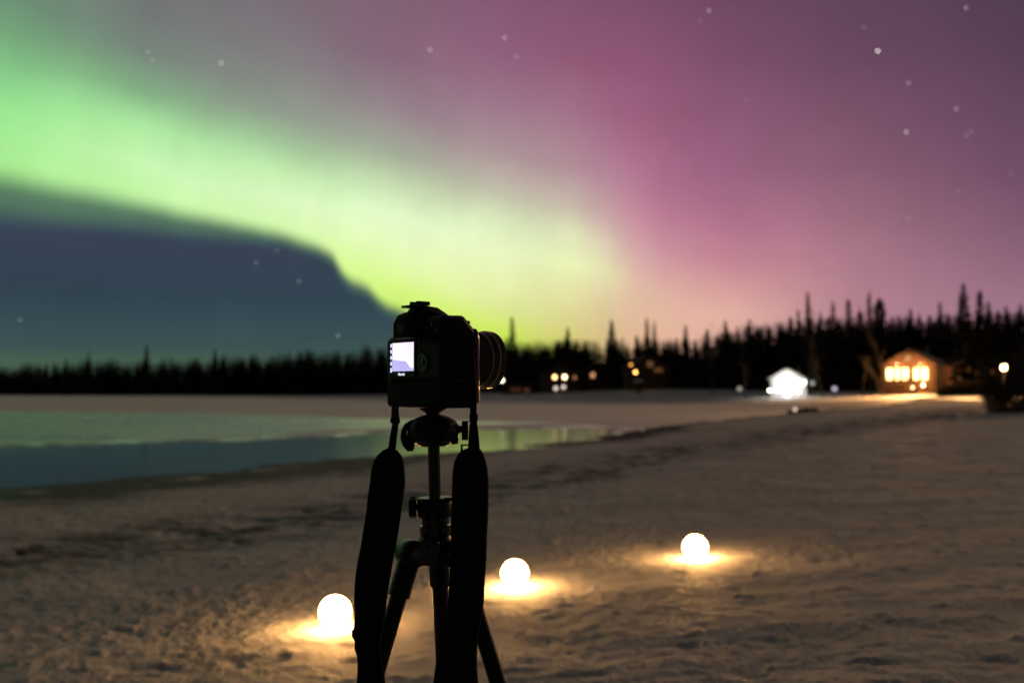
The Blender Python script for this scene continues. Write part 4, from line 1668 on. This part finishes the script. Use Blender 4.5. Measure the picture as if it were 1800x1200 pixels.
ribbon(m, [(822, 842, 787, dr_), (812, 846, 791, dr_), (805, 850, 798, dr_), (799, 854, 810, dr_), (796.5, 857, 822, dr_), (795, 858.5, 840, dr_), (794, 858.5, 880, dr_), (793, 858, 906, dr_), (792.5, 856, 940, dr_),
           (792, 855, 980, dr_), (790, 852.5, 1016, dr_), (787.5, 850, 1060, dr_), (784, 846, 1090, dr_)], .006, 0)
m.build('pad', MT['strap'], strap, smooth=True)
m = MB()
ribbon(m, [(785, 846, 1088, dr_), (778, 841, 1118, dr_), (772, 838, 1145, dr_), (766, 838, 1170, dr_), (762, 840, 1200, dr_), (757, 838, 1240, dr_), (740, 815, 1300, -.08), (715, 780, 1350, -.075)], .007, 0)
m.build('pad_end', MT['strap'], strap, smooth=True)
m = MB()     # the loop closes below the picture
ribbon(m, [(650, 698, 1349, -.07), (668, 712, 1385, -.07), (690, 740, 1405, -.07)], .005, 0)
ribbon(m, [(715, 780, 1349, -.075), (705, 765, 1385, -.07), (692, 742, 1406, -.0705)], .005, 0)
m.build('pad_bight', MT['strap'], strap, smooth=True)

# ------------------------------------------------------------------ stars
STARS = [(260, 91, .5, 'one of two close faint stars at upper left, the higher'), (269, 106, .45, 'one of two close faint stars at upper left, the lower'),
         (389, 111, 1.1, 'clear white star at upper left above the green arc'), (489, 244, .5, 'faint star at the upper fringe of the green arc'),
         (756, 88, .9, 'clear star high in the middle, left of another brighter pair'), (887, 67, .9, 'clear star near the top centre'),
         (908, 100, .45, 'faint star just below the clear star at top centre'), (1246, 19, .75, 'clear star near the top edge, right of centre'),
         (1231, 37, .25, 'faint companion star below the one near the top edge'), (1543, 90, 2.6, 'brightest star, alone in the dark purple at upper right'),
         (1597, 146, .5, 'faint star below right of the brightest star'), (1593, 232, 1.0, 'clear star well below the brightest star'),
         (1681, 192, .6, 'faint star right of the clear star in the purple sky'), (1698, 14, .6, 'faint star near the top right corner'),
         (1699, 238, .22, 'very faint left star of a close pair at right'), (1707, 232, .22, 'very faint right star of a close pair at right'),
         (1597, 384, .32, 'faint star low in the pink right sky'), (1312, 176, .2, 'very faint star in the purple sky right of centre'),
         (1518, 48, .2, 'very faint star left above the brightest star'), (450, 461, .3, 'faint star in the dark blue sky under the arc, left'),
         (487, 440, .22, 'faint star in the dark blue sky close under the arc'), (526, 494, .35, 'faint star in the dark blue sky under the arc, right'),
         (594, 590, .5, 'star low over the treeline left of the camera'), (35, 562, .3, 'faint star low over the treeline at far left'),
         (11, 257, .5, 'faint star inside the green arc at the left edge'), (1778, 306, .18, 'very faint star near the right edge'),
         (1684, 337, .18, 'very faint star in the right sky over the spruces'), (906, 355, .25, 'faint star inside the bright green curtain')]
SD = 3000.0
for px, py, b, lab in STARS:
    p = at(px, py, 1.0) - Vector((0, 0, CAMH))
    p = p.normalized() * SD + Vector((0, 0, CAMH))
    rr = 2.6
    m = MB()
    m.lathe([(rr * math.sin(math.pi * i / 6), -rr * math.cos(math.pi * i / 6)) for i in range(7)], 10)
    o = m.build('star', glow('star_light_%d_%d' % (px, py), (1.0, .93, .95), .10 + 1.15 * b), smooth=True)
    o.location = p
    tag(o, lab, 'star', 'stars in the night sky')
